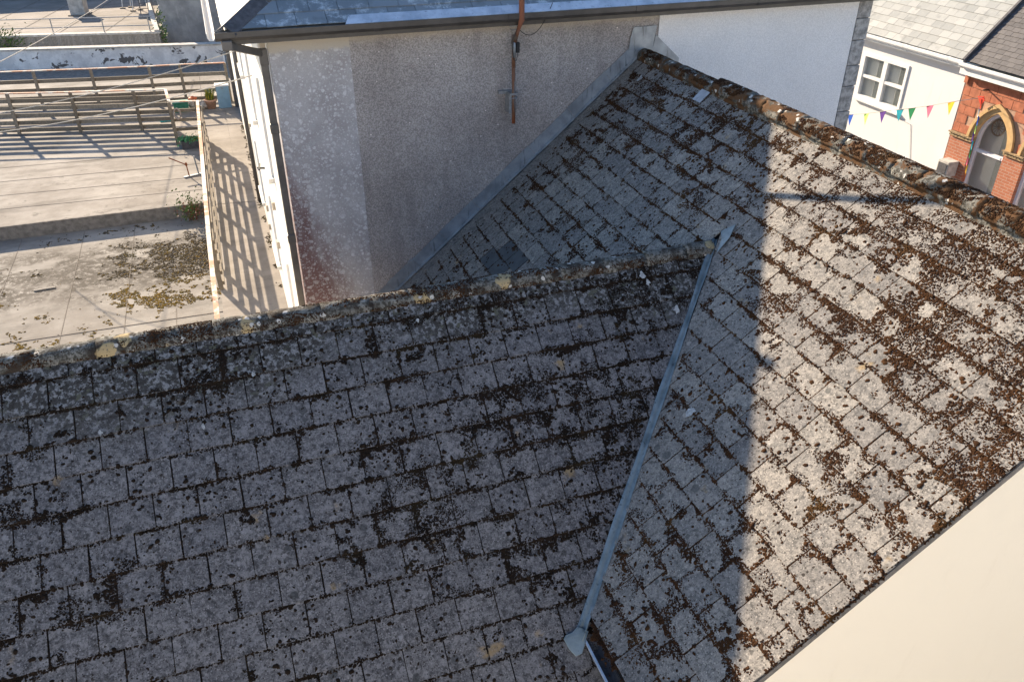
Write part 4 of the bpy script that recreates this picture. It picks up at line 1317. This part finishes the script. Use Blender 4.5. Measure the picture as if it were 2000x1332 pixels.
# chimney block
cs = thing('chimney_stack', (-11.7, 38.1, -5.02), 'squat pale concrete chimney block on the far flat roof', 'chimney')
RC = Matrix.Translation((-12.12, 37.78, 0)) @ Matrix.Rotation(ANG, 4, 'Z')
MB().box(0.02, 0.72, 0.02, 0.72, -5.02, -4.16, RC).build('stack', 'concrete', cs, bevel=0.01)
MB().box(-0.03, 0.77, -0.03, 0.77, -4.16, -4.08, RC).build('cap', 'concrete', cs, bevel=0.01)
MB().box(-0.08, 0.82, -0.08, 0.82, -5.02, -4.97, RC).build('plinth', 'kerb', cs)
# equipment stand and ladder
st = thing('equipment_stand', (-9.2, 38.8, -5.02), 'white pipe-legged stand on square pads beside the chimney block', 'stand')
for i, (x, y) in enumerate(((-9.75, 39.2), (-9.36, 39.4), (-9.2, 38.15), (-8.86, 38.4))):
    MB().tube([(x, y, -4.97), (x + 0.12, y + 0.1, -4.0)], 0.02, 8).build('leg', 'white_paint', st)
    MB().box(x - 0.13, x + 0.13, y - 0.08, y + 0.08, -5.02, -4.97).build('foot_pad', 'wood', st)
MB().box(-9.7, -8.7, 38.2, 39.5, -4.02, -3.9).build('platform', 'steel', st)
MB().box(-9.5, -8.9, 38.4, 39.3, -3.9, -3.2).build('cabinet', 'white_paint', st, bevel=0.02)
ld = thing('ladder', (-8.7, 37.3, -5.02), 'dark metal ladder next to the white pipe-legged stand', 'ladder')
for x in (-8.80, -8.42):
    MB().tube([(x, 37.3, -5.02), (x + 0.05, 38.4, -2.9)], 0.022, 8).build('stile', 'hip', ld)
for k in range(8):
    tt = 0.1 + k * 0.115
    MB().tube([(-8.80 + 0.05 * tt, 37.3 + 1.1 * tt, -5.02 + 2.12 * tt), (-8.42 + 0.05 * tt, 37.3 + 1.1 * tt, -5.02 + 2.12 * tt)], 0.016, 6).build('rung', 'hip', ld)
# tall building out of frame behind, whose shade lies on the far roof
# clotheslines
def line(label, a, b, sag):
    a, b = Vector(a), Vector(b)
    pts = [a.lerp(b, i / 24) - Vector((0, 0, sag * 4 * (i / 24) * (1 - i / 24))) for i in range(25)]
    tag(MB().tube(pts, 0.011, 6).build('washing_line', 'wire'), label, 'line', 'washing lines over the terrace')
line('middle washing line, fixed highest on the sunny flank wall', (XF - 0.02, 10.2, -1.62), (-11.4, 14.0, -3.56), 0.12)
line('lowest washing line, crossing in front of the corner post', (XF - 0.02, 4.0, -0.78), (-11.5, 14.0, -4.02), 0.12)
line('topmost washing line, passing over the boarded wall', (-8.9, 33.0, -3.2), (-11.0, 14.0, -2.36), 0.1)

# ================================================================ things on the terrace
bx = thing('blue_cabinet', (-5.58, 21.9, ZD), 'pale blue metal cabinet beside the flower pot by the wall', 'cabinet')
MB().box(-5.80, -5.34, 21.85, 22.25, ZD - 0.012, ZD + 0.78).build('body', 'blue_box', bx, bevel=0.01)
MB().box(-5.82, -5.32, 21.83, 22.27, ZD + 0.78, ZD + 0.83).build('lid', 'white_paint', bx, bevel=0.01)
MB().box(-5.60, -5.54, 21.825, 21.85, ZD + 0.70, ZD + 0.74).build('latch', 'steel', bx)
pt = thing('flower_pot', (-6.06, 21.95, ZD), 'terracotta pot of yellow-green spiky leaves beside the blue cabinet', 'plant pot')
MB().lathe((-6.06, 22.0, ZD - 0.012), [(0.15, 0), (0.20, 0.26), (0.235, 0.27), (0.235, 0.34), (0.205, 0.345), (0.19, 0.30)], 20).build('pot', 'terracotta', pt, True)
MB().lathe((-6.06, 22.0, ZD + 0.27), [(0.19, 0), (0.10, 0.03)], 16).build('soil', 'soil', pt)
lv = {'leaf_yellow': MB(), 'leaf': MB()}
for i in range(90):
    a, l, b = random.uniform(0, 6.28), random.uniform(0.22, 0.46), random.uniform(0.05, 0.30)
    p = Vector((-6.06 + random.uniform(-0.12, 0.12), 22.0 + random.uniform(-0.12, 0.12), ZD + 0.29))
    d1 = Vector((math.cos(a), math.sin(a), 0))
    sd = Vector((-d1.y, d1.x, 0)) * 0.014
    m_, e_ = p + d1 * b * 0.4 + Vector((0, 0, l * 0.7)), p + d1 * b + Vector((0, 0, l))
    lv['leaf_yellow' if random.random() < 0.6 else 'leaf'].add([p - sd, p + sd, m_ + sd, e_, m_ - sd], [(0, 1, 2, 4), (4, 2, 3)])
lv['leaf_yellow'].build('yellow_leaves', 'leaf_yellow', pt)
lv['leaf'].build('green_leaves', 'leaf', pt)
def lumpy(c, r, n, seed, sq=0.8):
    q = random.Random(seed)
    mb = MB()
    N, Mm = 10, 6
    prof = []
    k = len(mb.v)
    for i in range(Mm + 1):
        ph = math.pi * i / Mm
        for j in range(N):
            th = 2 * math.pi * j / N
            rr = 1 + q.uniform(-0.22, 0.22)
            z = max(math.cos(ph) * r[2] * rr, -r[2] * sq)
            mb.v.append((c[0] + math.sin(ph) * math.cos(th) * r[0] * rr, c[1] + math.sin(ph) * math.sin(th) * r[1] * rr, c[2] + z))
    for i in range(Mm):
        for j in range(N):
            mb.f.append((i * N + j, (i + 1) * N + j, (i + 1) * N + (j + 1) % N, i * N + (j + 1) % N))
    return mb
BAGS = 'bags beside the flower pot'
tag(lumpy((-6.36, 22.05, ZD + 0.11), (0.18, 0.16, 0.16), 10, 5).build('sack', 'bag'), 'crumpled pale sack touching the terracotta flower pot', 'bag', BAGS)
tag(lumpy((-6.70, 22.15, ZD + 0.11), (0.16, 0.14, 0.16), 10, 6).build('sack', 'bag'), 'crumpled pale sack next to the dark green crate', 'bag', BAGS)
tag(lumpy((-6.52, 21.82, ZD + 0.10), (0.14, 0.10, 0.13), 10, 7).build('sack', 'curtain'), 'small whitish bag in front of the two crumpled sacks', 'bag', BAGS)
tag(lumpy((-6.68, 22.2, ZD + 0.34), (0.18, 0.14, 0.09), 10, 9).build('plastic_bag', 'orange'), 'orange plastic bag lying on top of the pale sacks', 'bag', BAGS)
gc = thing('green_crate', (-7.1, 21.9, ZD), 'dark green plastic crate behind the slatted panel', 'crate')
MB().box(-7.36, -6.86, 21.75, 21.78, ZD + 0.0, ZD + 0.32).box(-7.36, -6.86, 22.07, 22.1, ZD, ZD + 0.32).box(-7.36, -7.33, 21.78, 22.07, ZD, ZD + 0.32).box(-6.89, -6.86, 21.78, 22.07, ZD, ZD + 0.32).box(-7.33, -6.89, 21.78, 22.07, ZD, ZD + 0.02).build('tub', 'green_plastic', gc)
MB().box(-7.39, -6.83, 21.71, 22.14, ZD + 0.32, ZD + 0.36).build('lid', 'green_plastic', gc, bevel=0.01)
pl = thing('planter_box', (-6.92, 17.55, ZD), 'grey tray of bright green leafy plants at the railing corner', 'planter')
MB().box(-7.12, -6.60, 17.30, 17.33, ZD, ZD + 0.24).box(-7.12, -6.60, 17.72, 17.75, ZD, ZD + 0.24).box(-7.12, -7.09, 17.33, 17.72, ZD, ZD + 0.24).box(-6.63, -6.60, 17.33, 17.72, ZD, ZD + 0.24).build('tray', 'hip', pl)
MB().box(-7.09, -6.63, 17.33, 17.72, ZD + 0.003, ZD + 0.19).build('soil', 'soil', pl)
foliage(pl, 'leaves', 'leaf_mint', (-6.86, 17.53, ZD + 0.26), (0.36, 0.34, 0.10), 260, 0.05, 7)
foliage(pl, 'yellow_leaves', 'leaf_yellow', (-6.72, 17.42, ZD + 0.28), (0.16, 0.14, 0.06), 20, 0.04, 8)
rp = tag(MB().build('rope_coil', 'rope') if False else MB().tube([(-7.08 + 0.10 * math.cos(i * 0.55) * (1 + 0.1 * math.sin(i)), 17.78 + 0.012 * (i % 5), ZD + 1.02 + 0.17 * math.sin(i * 0.55)) for i in range(60)], 0.022, 6).build('rope_coil', 'rope'), 'coil of greyish rope hung on the slatted panel', 'rope')
bs = thing('blue_tray', (-7.55, 19.6, ZD), 'small pale turquoise tray lying on the terrace behind the fence', 'tray')
MB().box(-7.85, -7.42, 20.7, 20.95, ZD + 0.002, ZD + 0.05).build('tray', 'flag_cyan', bs, bevel=0.01)
MB().box(-7.82, -7.45, 20.73, 20.92, ZD + 0.051, ZD + 0.055).build('liner', 'curtain', bs)
# fallen aerial on the terrace
ae = thing('fallen_aerial', (-6.95, 14.7, ZD), 'rusty bent aerial stand lying on the terrace by the railing', 'aerial')
MB().beam((-7.10, 14.55, ZD + 0.02), (-6.55, 14.75, ZD + 0.02), 0.09, 0.035).build('base', 'steel', ae)
MB().tube([(-6.95, 14.62, ZD + 0.03), (-6.97, 14.65, ZD + 0.36), (-7.42, 14.95, ZD + 0.52)], 0.018, 8).build('arm', 'rust', ae)
MB().tube([(-6.68, 14.72, ZD + 0.03), (-6.72, 14.80, ZD + 0.55)], 0.022, 8).build('mast', 'steel', ae)
MB().lathe((-6.97, 14.65, ZD + 0.33), [(0.03, 0), (0.04, 0.05), (0.02, 0.10)], 8).build('clamp', 'rust', ae)
# weed by the kerb
wd = thing('weed', (-6.95, 12.1, ZL), 'bushy weed with red stems growing against the kerb', 'weed')
ms = MB()
for i in range(16):
    a, l = random.uniform(0, 6.28), random.uniform(0.35, 0.75)
    p0 = Vector((-6.95 + random.uniform(-0.1, 0.1), 12.08 + random.uniform(-0.08, 0.05), ZL))
    p1 = p0 + Vector((math.cos(a) * l * 0.35, math.sin(a) * l * 0.3 - 0.05, l))
    ms.tube([p0, p0.lerp(p1, 0.5) + Vector((0, 0, 0.05)), p1], [0.008, 0.006, 0.003], 5)
ms.build('stems', 'leaf_red', wd)
foliage(wd, 'leaves', 'leaf', (-6.95, 12.0, ZL + 0.42), (0.40, 0.30, 0.42), 300, 0.042, 12)
foliage(wd, 'red_leaves', 'leaf_red', (-6.85, 12.0, ZL + 0.25), (0.45, 0.35, 0.35), 110, 0.04, 13)
# fern growing below the valley foot
fn = thing('fern', (-3.95, -6.95, -3.9), 'small green fern below the foot of the lead valley', 'fern')
ff = MB()
for i in range(9):
    a = random.uniform(2.2, 5.6)
    b0 = Vector((-3.64, -6.98, -3.30 - 0.06))
    for k in range(9):
        tt = (k + 1) / 9
        c_ = b0 + Vector((math.cos(a) * 0.16 * tt, math.sin(a) * 0.16 * tt, 0.12 * math.sin(tt * 2.4)))
        s_ = Vector((-math.sin(a), math.cos(a), 0)) * 0.035 * (1.05 - tt)
        f_ = Vector((math.cos(a), math.sin(a), 0)) * 0.012
        ff.add([c_ - s_, c_ - f_, c_ + s_, c_ + f_ + Vector((0, 0, 0.006))], [(0, 1, 2, 3)])
ff.build('fronds', 'leaf', fn)

# ================================================================ houses across the street
FX = 12.5
wh = thing('white_house', (FX, 9, -9.2), 'sunlit white rendered house with pale slate roof across the street', 'house')
YA, YB = 5.82, 15.0
wy0, wy1, wz0, wz1 = 7.75, 9.58, -4.08, -2.80
# facade in four pieces around the window opening
MB().box(FX, FX + 0.3, YA, wy0, -9.2, -2.32).box(FX, FX + 0.3, wy1, YB, -9.2, -2.32).box(FX, FX + 0.3, wy0, wy1, -9.2, wz0).box(FX, FX + 0.3, wy0, wy1, wz1, -2.32).build('facade', 'render_house', wh)
win = MB()
fw_ = 0.09
win.box(FX - 0.03, FX + 0.10, wy0, wy0 + fw_, wz0, wz1).box(FX - 0.03, FX + 0.10, wy1 - fw_, wy1, wz0, wz1)
win.box(FX - 0.03, FX + 0.10, wy0 + fw_, wy1 - fw_, wz1 - fw_, wz1).box(FX - 0.03, FX + 0.10, wy0 + fw_, wy1 - fw_, wz0, wz0 + fw_)
ym = (wy0 + wy1) / 2 - 0.02
win.box(FX - 0.02, FX + 0.10, ym - 0.08, ym + 0.08, wz0 + fw_, wz1 - fw_)
zm = (wz0 + wz1) / 2 + 0.0
win.box(FX - 0.01, FX + 0.09, wy0 + fw_, ym - 0.08, zm - 0.04, zm + 0.04).box(FX - 0.01, FX + 0.09, ym + 0.08, wy1 - fw_, zm - 0.04, zm + 0.04)
o = win.build('window', 'white_paint', wh)
for a, b in ((wy0 + fw_, ym - 0.08), (ym + 0.08, wy1 - fw_)):
    for c, d in ((wz0 + fw_, zm - 0.04), (zm + 0.04, wz1 - fw_)):
        MB().box(FX + 0.045, FX + 0.052, a, b, c, d).build('pane', 'glass', o)
    MB().box(FX + 0.12, FX + 0.14, a + 0.34, b + 0.02, wz0 + 0.05, wz1).build('blind', 'curtain', o)
MB().box(FX - 0.10, FX + 0.02, wy0 - 0.04, wy1 + 0.04, wz0 - 0.07, wz0 - 0.003).build('sill', 'white_paint', o)
MB().box(FX + 0.9, FX + 0.95, wy0 - 0.5, wy1 + 0.5, wz0 - 0.5, wz1 + 0.3).build('room_back', 'dark_room', o)
MB().tube([(FX - 0.01, 8.0, -4.20), (FX - 0.015, 7.2, -4.28), (FX - 0.01, 6.9, -5.2)], 0.006, 5).build('wall_cable', 'steel', wh)
F_W = Matrix(((0, 0.7071, -0.7071, 12.34), (-1, 0, 0, 0), (0, 0.7071, 0.7071, -2.24), (0, 0, 0, 1)))   # u=-Y, v up slope
MB().add([F_W @ Vector(p) for p in ((-YB, 0, -0.015), (-5.86, 0, -0.015), (-5.86, 4.6, -0.015), (-YB, 4.6, -0.015))], [(0, 1, 2, 3)]).build('roof_slope', 'slate_pale', wh)
slates(wh, F_W, 'slate_pale', 13, 0.33, -11.8, -5.88, 0.215, [(1, 0, -5.88)], 12, 0.01)
MB().box(12.30, 12.50, YA, YB, -2.42, -2.30).build('soffit_board', 'white_paint', wh)
MB().prism([(12.33 + p, 5.9, -2.25 + q) for p, q in gp], (0, 9, 0)).build('gutter', 'white_paint', wh)
for yy in (6.3, 7.9, 9.5):
    MB().prism([(12.34 + p * 1.12, yy, -2.245 + q * 1.1) for p, q in gp], (0, 0.08, 0)).build('gutter_union', 'white_paint', wh)
MB().box(FX + 0.3, FX + 6, YA, YA + 0.2, -9.2, -2.3).build('party_wall', 'render_house', wh)

bh = thing('brick_house', (FX, 3, -9.2), 'red brick house with pointed stone window arches across the street', 'house')
ZS, ZI = -4.02, -4.14
BY0, BY1 = 0.2, 5.80
arches = [4.57, 2.98, 1.39]
PW = 0.47
def arch_pts(c, hw, hgt, n=10, z0=ZS):
    """pointed arch outline from right springing over apex to left springing, in (y,z)"""
    R = (hw * hw + hgt * hgt) / (2 * hw)
    out = []
    a1 = math.asin(min(1, hgt / R))
    for i in range(n + 1):
        a = a1 * i / n
        out.append((c - hw + (R - R * math.cos(a)), z0 + R * math.sin(a)))
    left = [(2 * c - y, z) for y, z in out[::-1][1:]]
    return out + left
# brickwork above the springing between the arches, as polygons following the extrados
for i, c in enumerate(arches):
    lo = BY1 if i == 0 else (arches[i - 1] + c) / 2
    hi = (c + arches[i + 1]) / 2 if i + 1 < len(arches) else BY0
    pts = arch_pts(c, 0.72, 1.02)          # increasing y
    top = -2.62
    poly = [(hi, ZS)] + pts + [(lo, ZS), (lo, top), (hi, top)]
    MB().prism([(FX + 0.01, y, z) for y, z in poly], (0.28, 0, 0)).build('spandrel_joint', 'brick_joint', bh)
    # raised terracotta blocks in courses
    for r in range(6):
        z0 = -2.85 - 0.232 * r
        z1 = z0 + 0.225
        y = hi + (0.16 if r % 2 else 0.02)
        while y < lo - 0.05:
            y1 = min(y + 0.33, lo - 0.004)
            ok = True
            for yy in (y, y1, (y + y1) / 2):
                for zz in (z0, z1):
                    dy = abs(yy - c)
                    if zz > ZS and dy < 0.62:
                        # inside the arch?
                        R = (0.62 ** 2 + 0.9 ** 2) / (2 * 0.62)
                        cy = c - 0.62 + R if yy < c else c + 0.62 - R
                        if (yy - cy) ** 2 + (zz - ZS) ** 2 < R * R: ok = False
            if ok and z1 > ZS + 0.05 and y1 - y > 0.08:
                MB().box(FX - 0.004 - 0.003 * ((r + int(y * 10)) % 2), FX + 0.02, y + 0.006, y1 - 0.006, max(z0, ZS) + 0.006, z1 - 0.006).build('terracotta_block', 'brick_block', bh)
            y += 0.33
    for hw0, hw1, h0, h1, x0 in ((0.70, 0.62, 1.00, 0.90, -0.06), (0.62, 0.50, 0.90, 0.76, -0.015)):
        a, b = arch_pts(c, hw0, h0), arch_pts(c, hw1, h1)
        vs = []
        for (ya, za), (yb, zb_) in zip(a, b):
            vs += [(FX + x0, ya, za), (FX + x0, yb, zb_), (FX + 0.26, yb, zb_), (FX + 0.26, ya, za)]
        n = len(a)
        fs = []
        for k in range(n - 1):
            q = 4 * k
            fs += [(q, q + 1, q + 5, q + 4), (q + 1, q + 2, q + 6, q + 5), (q + 3, q, q + 4, q + 7), (q + 2, q + 3, q + 7, q + 6)]
        fs += [(0, 3, 2, 1), (4 * n - 4, 4 * n - 3, 4 * n - 2, 4 * n - 1)]
        MB().add(vs, fs).build('stone_arch', 'bath_stone', bh)
    # window: frame, transom, panes
    a, b = arch_pts(c, 0.498, 0.758), arch_pts(c, 0.43, 0.67)
    vs = []
    for (ya, za), (yb, zb_) in zip(a, b):
        vs += [(FX + 0.10, ya, za), (FX + 0.10, yb, zb_), (FX + 0.2, yb, zb_), (FX + 0.2, ya, za)]
    n = len(a)
    fs = []
    for k in range(n - 1):
        q = 4 * k
        fs += [(q, q + 1, q + 5, q + 4), (q + 1, q + 2, q + 6, q + 5), (q + 3, q, q + 4, q + 7), (q + 2, q + 3, q + 7, q + 6)]
    wmb = MB().add(vs, fs)
    wmb.box(FX + 0.10, FX + 0.2, c - 0.498, c - 0.43, -6.2, ZS).box(FX + 0.10, FX + 0.2, c + 0.43, c + 0.498, -6.2, ZS)
    wmb.box(FX + 0.11, FX + 0.19, c - 0.43, c + 0.43, -4.36, -4.28).box(FX + 0.10, FX + 0.2, c - 0.498, c + 0.498, -6.3, -6.2)
    wf = wmb.build('window', 'lilac_frame', bh)
    MB().add([(FX + 0.15, y, z) for y, z in b], [tuple(range(len(b)))]).add([(FX + 0.15, c - 0.43, -4.28), (FX + 0.15, c + 0.43, -4.28), (FX + 0.15, c + 0.43, ZS), (FX + 0.15, c - 0.43, ZS)], [(0, 1, 2, 3)]).build('upper_pane', 'glass', wf)
    MB().box(FX + 0.148, FX + 0.152, c - 0.43, c + 0.43, -6.2, -4.36).build('lower_pane', 'glass', wf)
for i, c in enumerate([BY1 - 0.36, (arches[0] + arches[1]) / 2, (arches[1] + arches[2]) / 2]):
    hw = 0.36 if i == 0 else 0.295
    MB().box(FX - 0.0, FX + 0.28, c - hw + 0.002, c + hw - 0.002, -9.2, ZI).build('brick_pier', 'brick', bh)
    cap_ = MB().box(FX - 0.09, FX + 0.27, c - hw - 0.02, c + hw + 0.02, ZS - 0.035, ZS - 0.002)
    for k in range(7):
        yk = c - hw + 0.03 + k * (2 * hw - 0.06) / 6
        cap_.lathe((FX - 0.02, yk, ZI + 0.01), [(0.012, 0), (0.045, 0.03), (0.03, 0.06), (0.04, 0.085)], 7)
    cap_.box(FX - 0.05, FX + 0.27, c - hw - 0.002, c + hw + 0.002, ZI, ZS - 0.036)
    cap_.build('carved_capital', 'stone_carved', bh)
MB().box(FX + 0.02, FX + 0.28, BY0, BY1, -9.2, -6.31).build('lower_wall', 'brick', bh)
# carved frieze, fascia and gutter
fz = MB().box(FX - 0.05, FX + 0.28, BY0, BY1 - 0.05, -2.62, -2.38)
for k in range(26):
    fz.lathe((FX - 0.05, BY1 - 0.2 - k * 0.21, -2.56), [(0.02, 0), (0.055, 0.03), (0.03, 0.075), (0.045, 0.11)], 7)
fz.build('carved_frieze', 'stone_carved', bh)
MB().box(FX - 0.055, FX + 0.2, BY1 - 0.1, BY1 + 0.01, -2.78, -2.46).build('fluted_bracket', 'brick_block', bh)
MB().box(FX - 0.20, FX - 0.17, BY0, BY1 + 0.10, -2.56, -2.32).build('fascia_board', 'white_paint', bh)
MB().box(FX - 0.17, FX - 0.05, BY0, BY1 + 0.10, -2.56, -2.54).build('soffit', 'white_paint', bh)
MB().prism([(FX - 0.20 + p * 0.9, BY0, -2.29 + q * 0.9) for p, q in gp], (0, BY1 - BY0 + 0.10, 0)).build('gutter', 'white_paint', bh)
F_B = Matrix(((0, 0.7071, -0.7071, 12.32), (-1, 0, 0, 0), (0, 0.7071, 0.7071, -2.25), (0, 0, 0, 1)))
MB().add([F_B @ Vector(p) for p in ((-5.80, 0, -0.015), (-BY0, 0, -0.015), (-BY0, 4.6, -0.015), (-5.80, 4.6, -0.015))], [(0, 1, 2, 3)]).build('roof_slope', 'tile_dark', bh)
slates(bh, F_B, 'tile_dark', 14, 0.20, -5.78, -2.4, 0.13, [(-1, 0, 5.78)], 15, 0.014, jit=0.007)
MB().beam(F_B @ Vector((-5.83, -0.02, 0.03)), F_B @ Vector((-5.83, 4.6, 0.03)), 0.07, 0.14).build('gap_shade_strip', 'hip', bh)  # dark strip stands in for the shadowed gap between the two roofs
MB().box(FX + 0.3, FX + 6, BY0, BY0 + 0.2, -9.2, -2.3).build('party_wall', 'brick', bh)
# room seen through the arches
MB().box(FX + 0.60, FX + 0.65, BY0 + 0.2, BY1 - 0.02, -6.6, -2.7).box(FX + 0.3, FX + 0.60, BY0 + 0.2, BY1 - 0.02, -6.7, -6.6).build('room_back', 'room', bh)
MB().box(FX + 0.55, FX + 0.596, 4.50, 4.66, -6.5, -3.1).build('dark_doorway', 'dark_room', bh)
MB().prism([(FX + 0.56, y, z) for y, z in [(3.95, -6.5), (4.5, -6.5)] + [(4.225 + 0.275 * math.cos(a), -4.1 + 0.45 * math.sin(a)) for a in [i * math.pi / 10 for i in range(11)]]], (0.03, 0, 0)).build('arched_mirror', 'black', bh)
bk = MB()
for k in range(12):
    a0 = 2 * math.pi * k / 12
    bk.tube([(FX + 0.5, 4.86, -3.75), (FX + 0.5, 4.86 + 0.2 * math.cos(a0), -3.75 + 0.2 * math.sin(a0))], 0.008, 5)
bk.tube([(FX + 0.5, 4.86 + 0.2 * math.cos(i * 0.4488), -3.75 + 0.2 * math.sin(i * 0.4488)) for i in range(15)], 0.02, 6)
tag(bk.build('wicker_wreath', 'wicker'), 'round wicker wreath hanging inside the arched window', 'wreath')
vb = thing('vent_box', (12.3, 5.4, -5.0), 'small grey box on the brick pier beside the white wall', 'box')
MB().box(12.16, 12.5, 5.28, 5.64, -5.12, -4.72).build('body', 'concrete', vb, bevel=0.01)
MB().box(12.14, 12.16, 5.32, 5.60, -5.08, -4.78).build('grille', 'hip', vb)

# bunting
bu = thing('bunting', (10.5, 4.3, -2.6), 'string of coloured pennants strung across the street before the white house', 'bunting')
sp = [(9.6, -4.60), (9.055, -4.456), (8.437, -4.26), (7.826, -4.028), (7.225, -3.815), (6.823, -3.67), (6.248, -3.452), (5.613, -3.195), (5.12, -2.987)]
sp = [(CP.y + (y - CP.y) * 0.9147, CP.z + (z - CP.z) * 0.9147) for y, z in sp[:8]] + [(5.06, -2.97)]
MB().tube([(10.5 if i < 8 else 12.40, y, z) for i, (y, z) in enumerate(sp)], 0.008, 5).build('string', 'wire', bu)
for (y, z), c in zip(sp[1:8], ('flag_blue', 'flag_lime', 'flag_purple', 'flag_cyan', 'flag_green', 'flag_pink', 'flag_yellow')):
    tw = random.uniform(-0.03, 0.03)
    XB = 10.5
    sl_ = 0.36
    MB().prism([(XB + tw, y + 0.115, z - 0.04), (XB - tw, y - 0.115, z + 0.04), (XB + 0.02, y - 0.01, z - 0.31)], (0.004, 0, 0)).build('pennant', c, bu)
rb_ = thing('ribbon_streamer', (12.3, 5.0, -3.0), 'multicoloured ribbon streamer hanging in front of the pointed arch', 'ribbon')
pz = -3.0
for i, c in enumerate(('red', 'curtain', 'flag_blue', 'flag_lime', 'flag_purple', 'flag_cyan', 'flag_green', 'flag_pink', 'flag_yellow', 'orange')):
    L = 0.24
    y0 = 5.04 - 0.018 * i + 0.02 * math.sin(i * 2)
    MB().prism([(12.33, y0, pz), (12.35, y0 - 0.035, pz - 0.02), (12.33, y0 - 0.05, pz - L), (12.34, y0 - 0.02, pz - L)], (0.004, 0, 0)).build('ribbon', c, rb_)
    pz -= L * 0.86
MB().prism([(12.36, 5.20, -2.98), (12.36, 5.02, -2.93), (12.36, 4.96, -3.02), (12.36, 5.04, -3.16)], (0.01, 0, 0)).build('bow', 'red', rb_)
MB().beam((12.5, 5.05, -2.80), (12.32, 5.05, -2.78), 0.03, 0.03).build('hook', 'black', rb_)
print('objects', len(bpy.data.objects), 'tris', sum(len(o.data.polygons) for o in bpy.data.objects if o.type == 'MESH'))
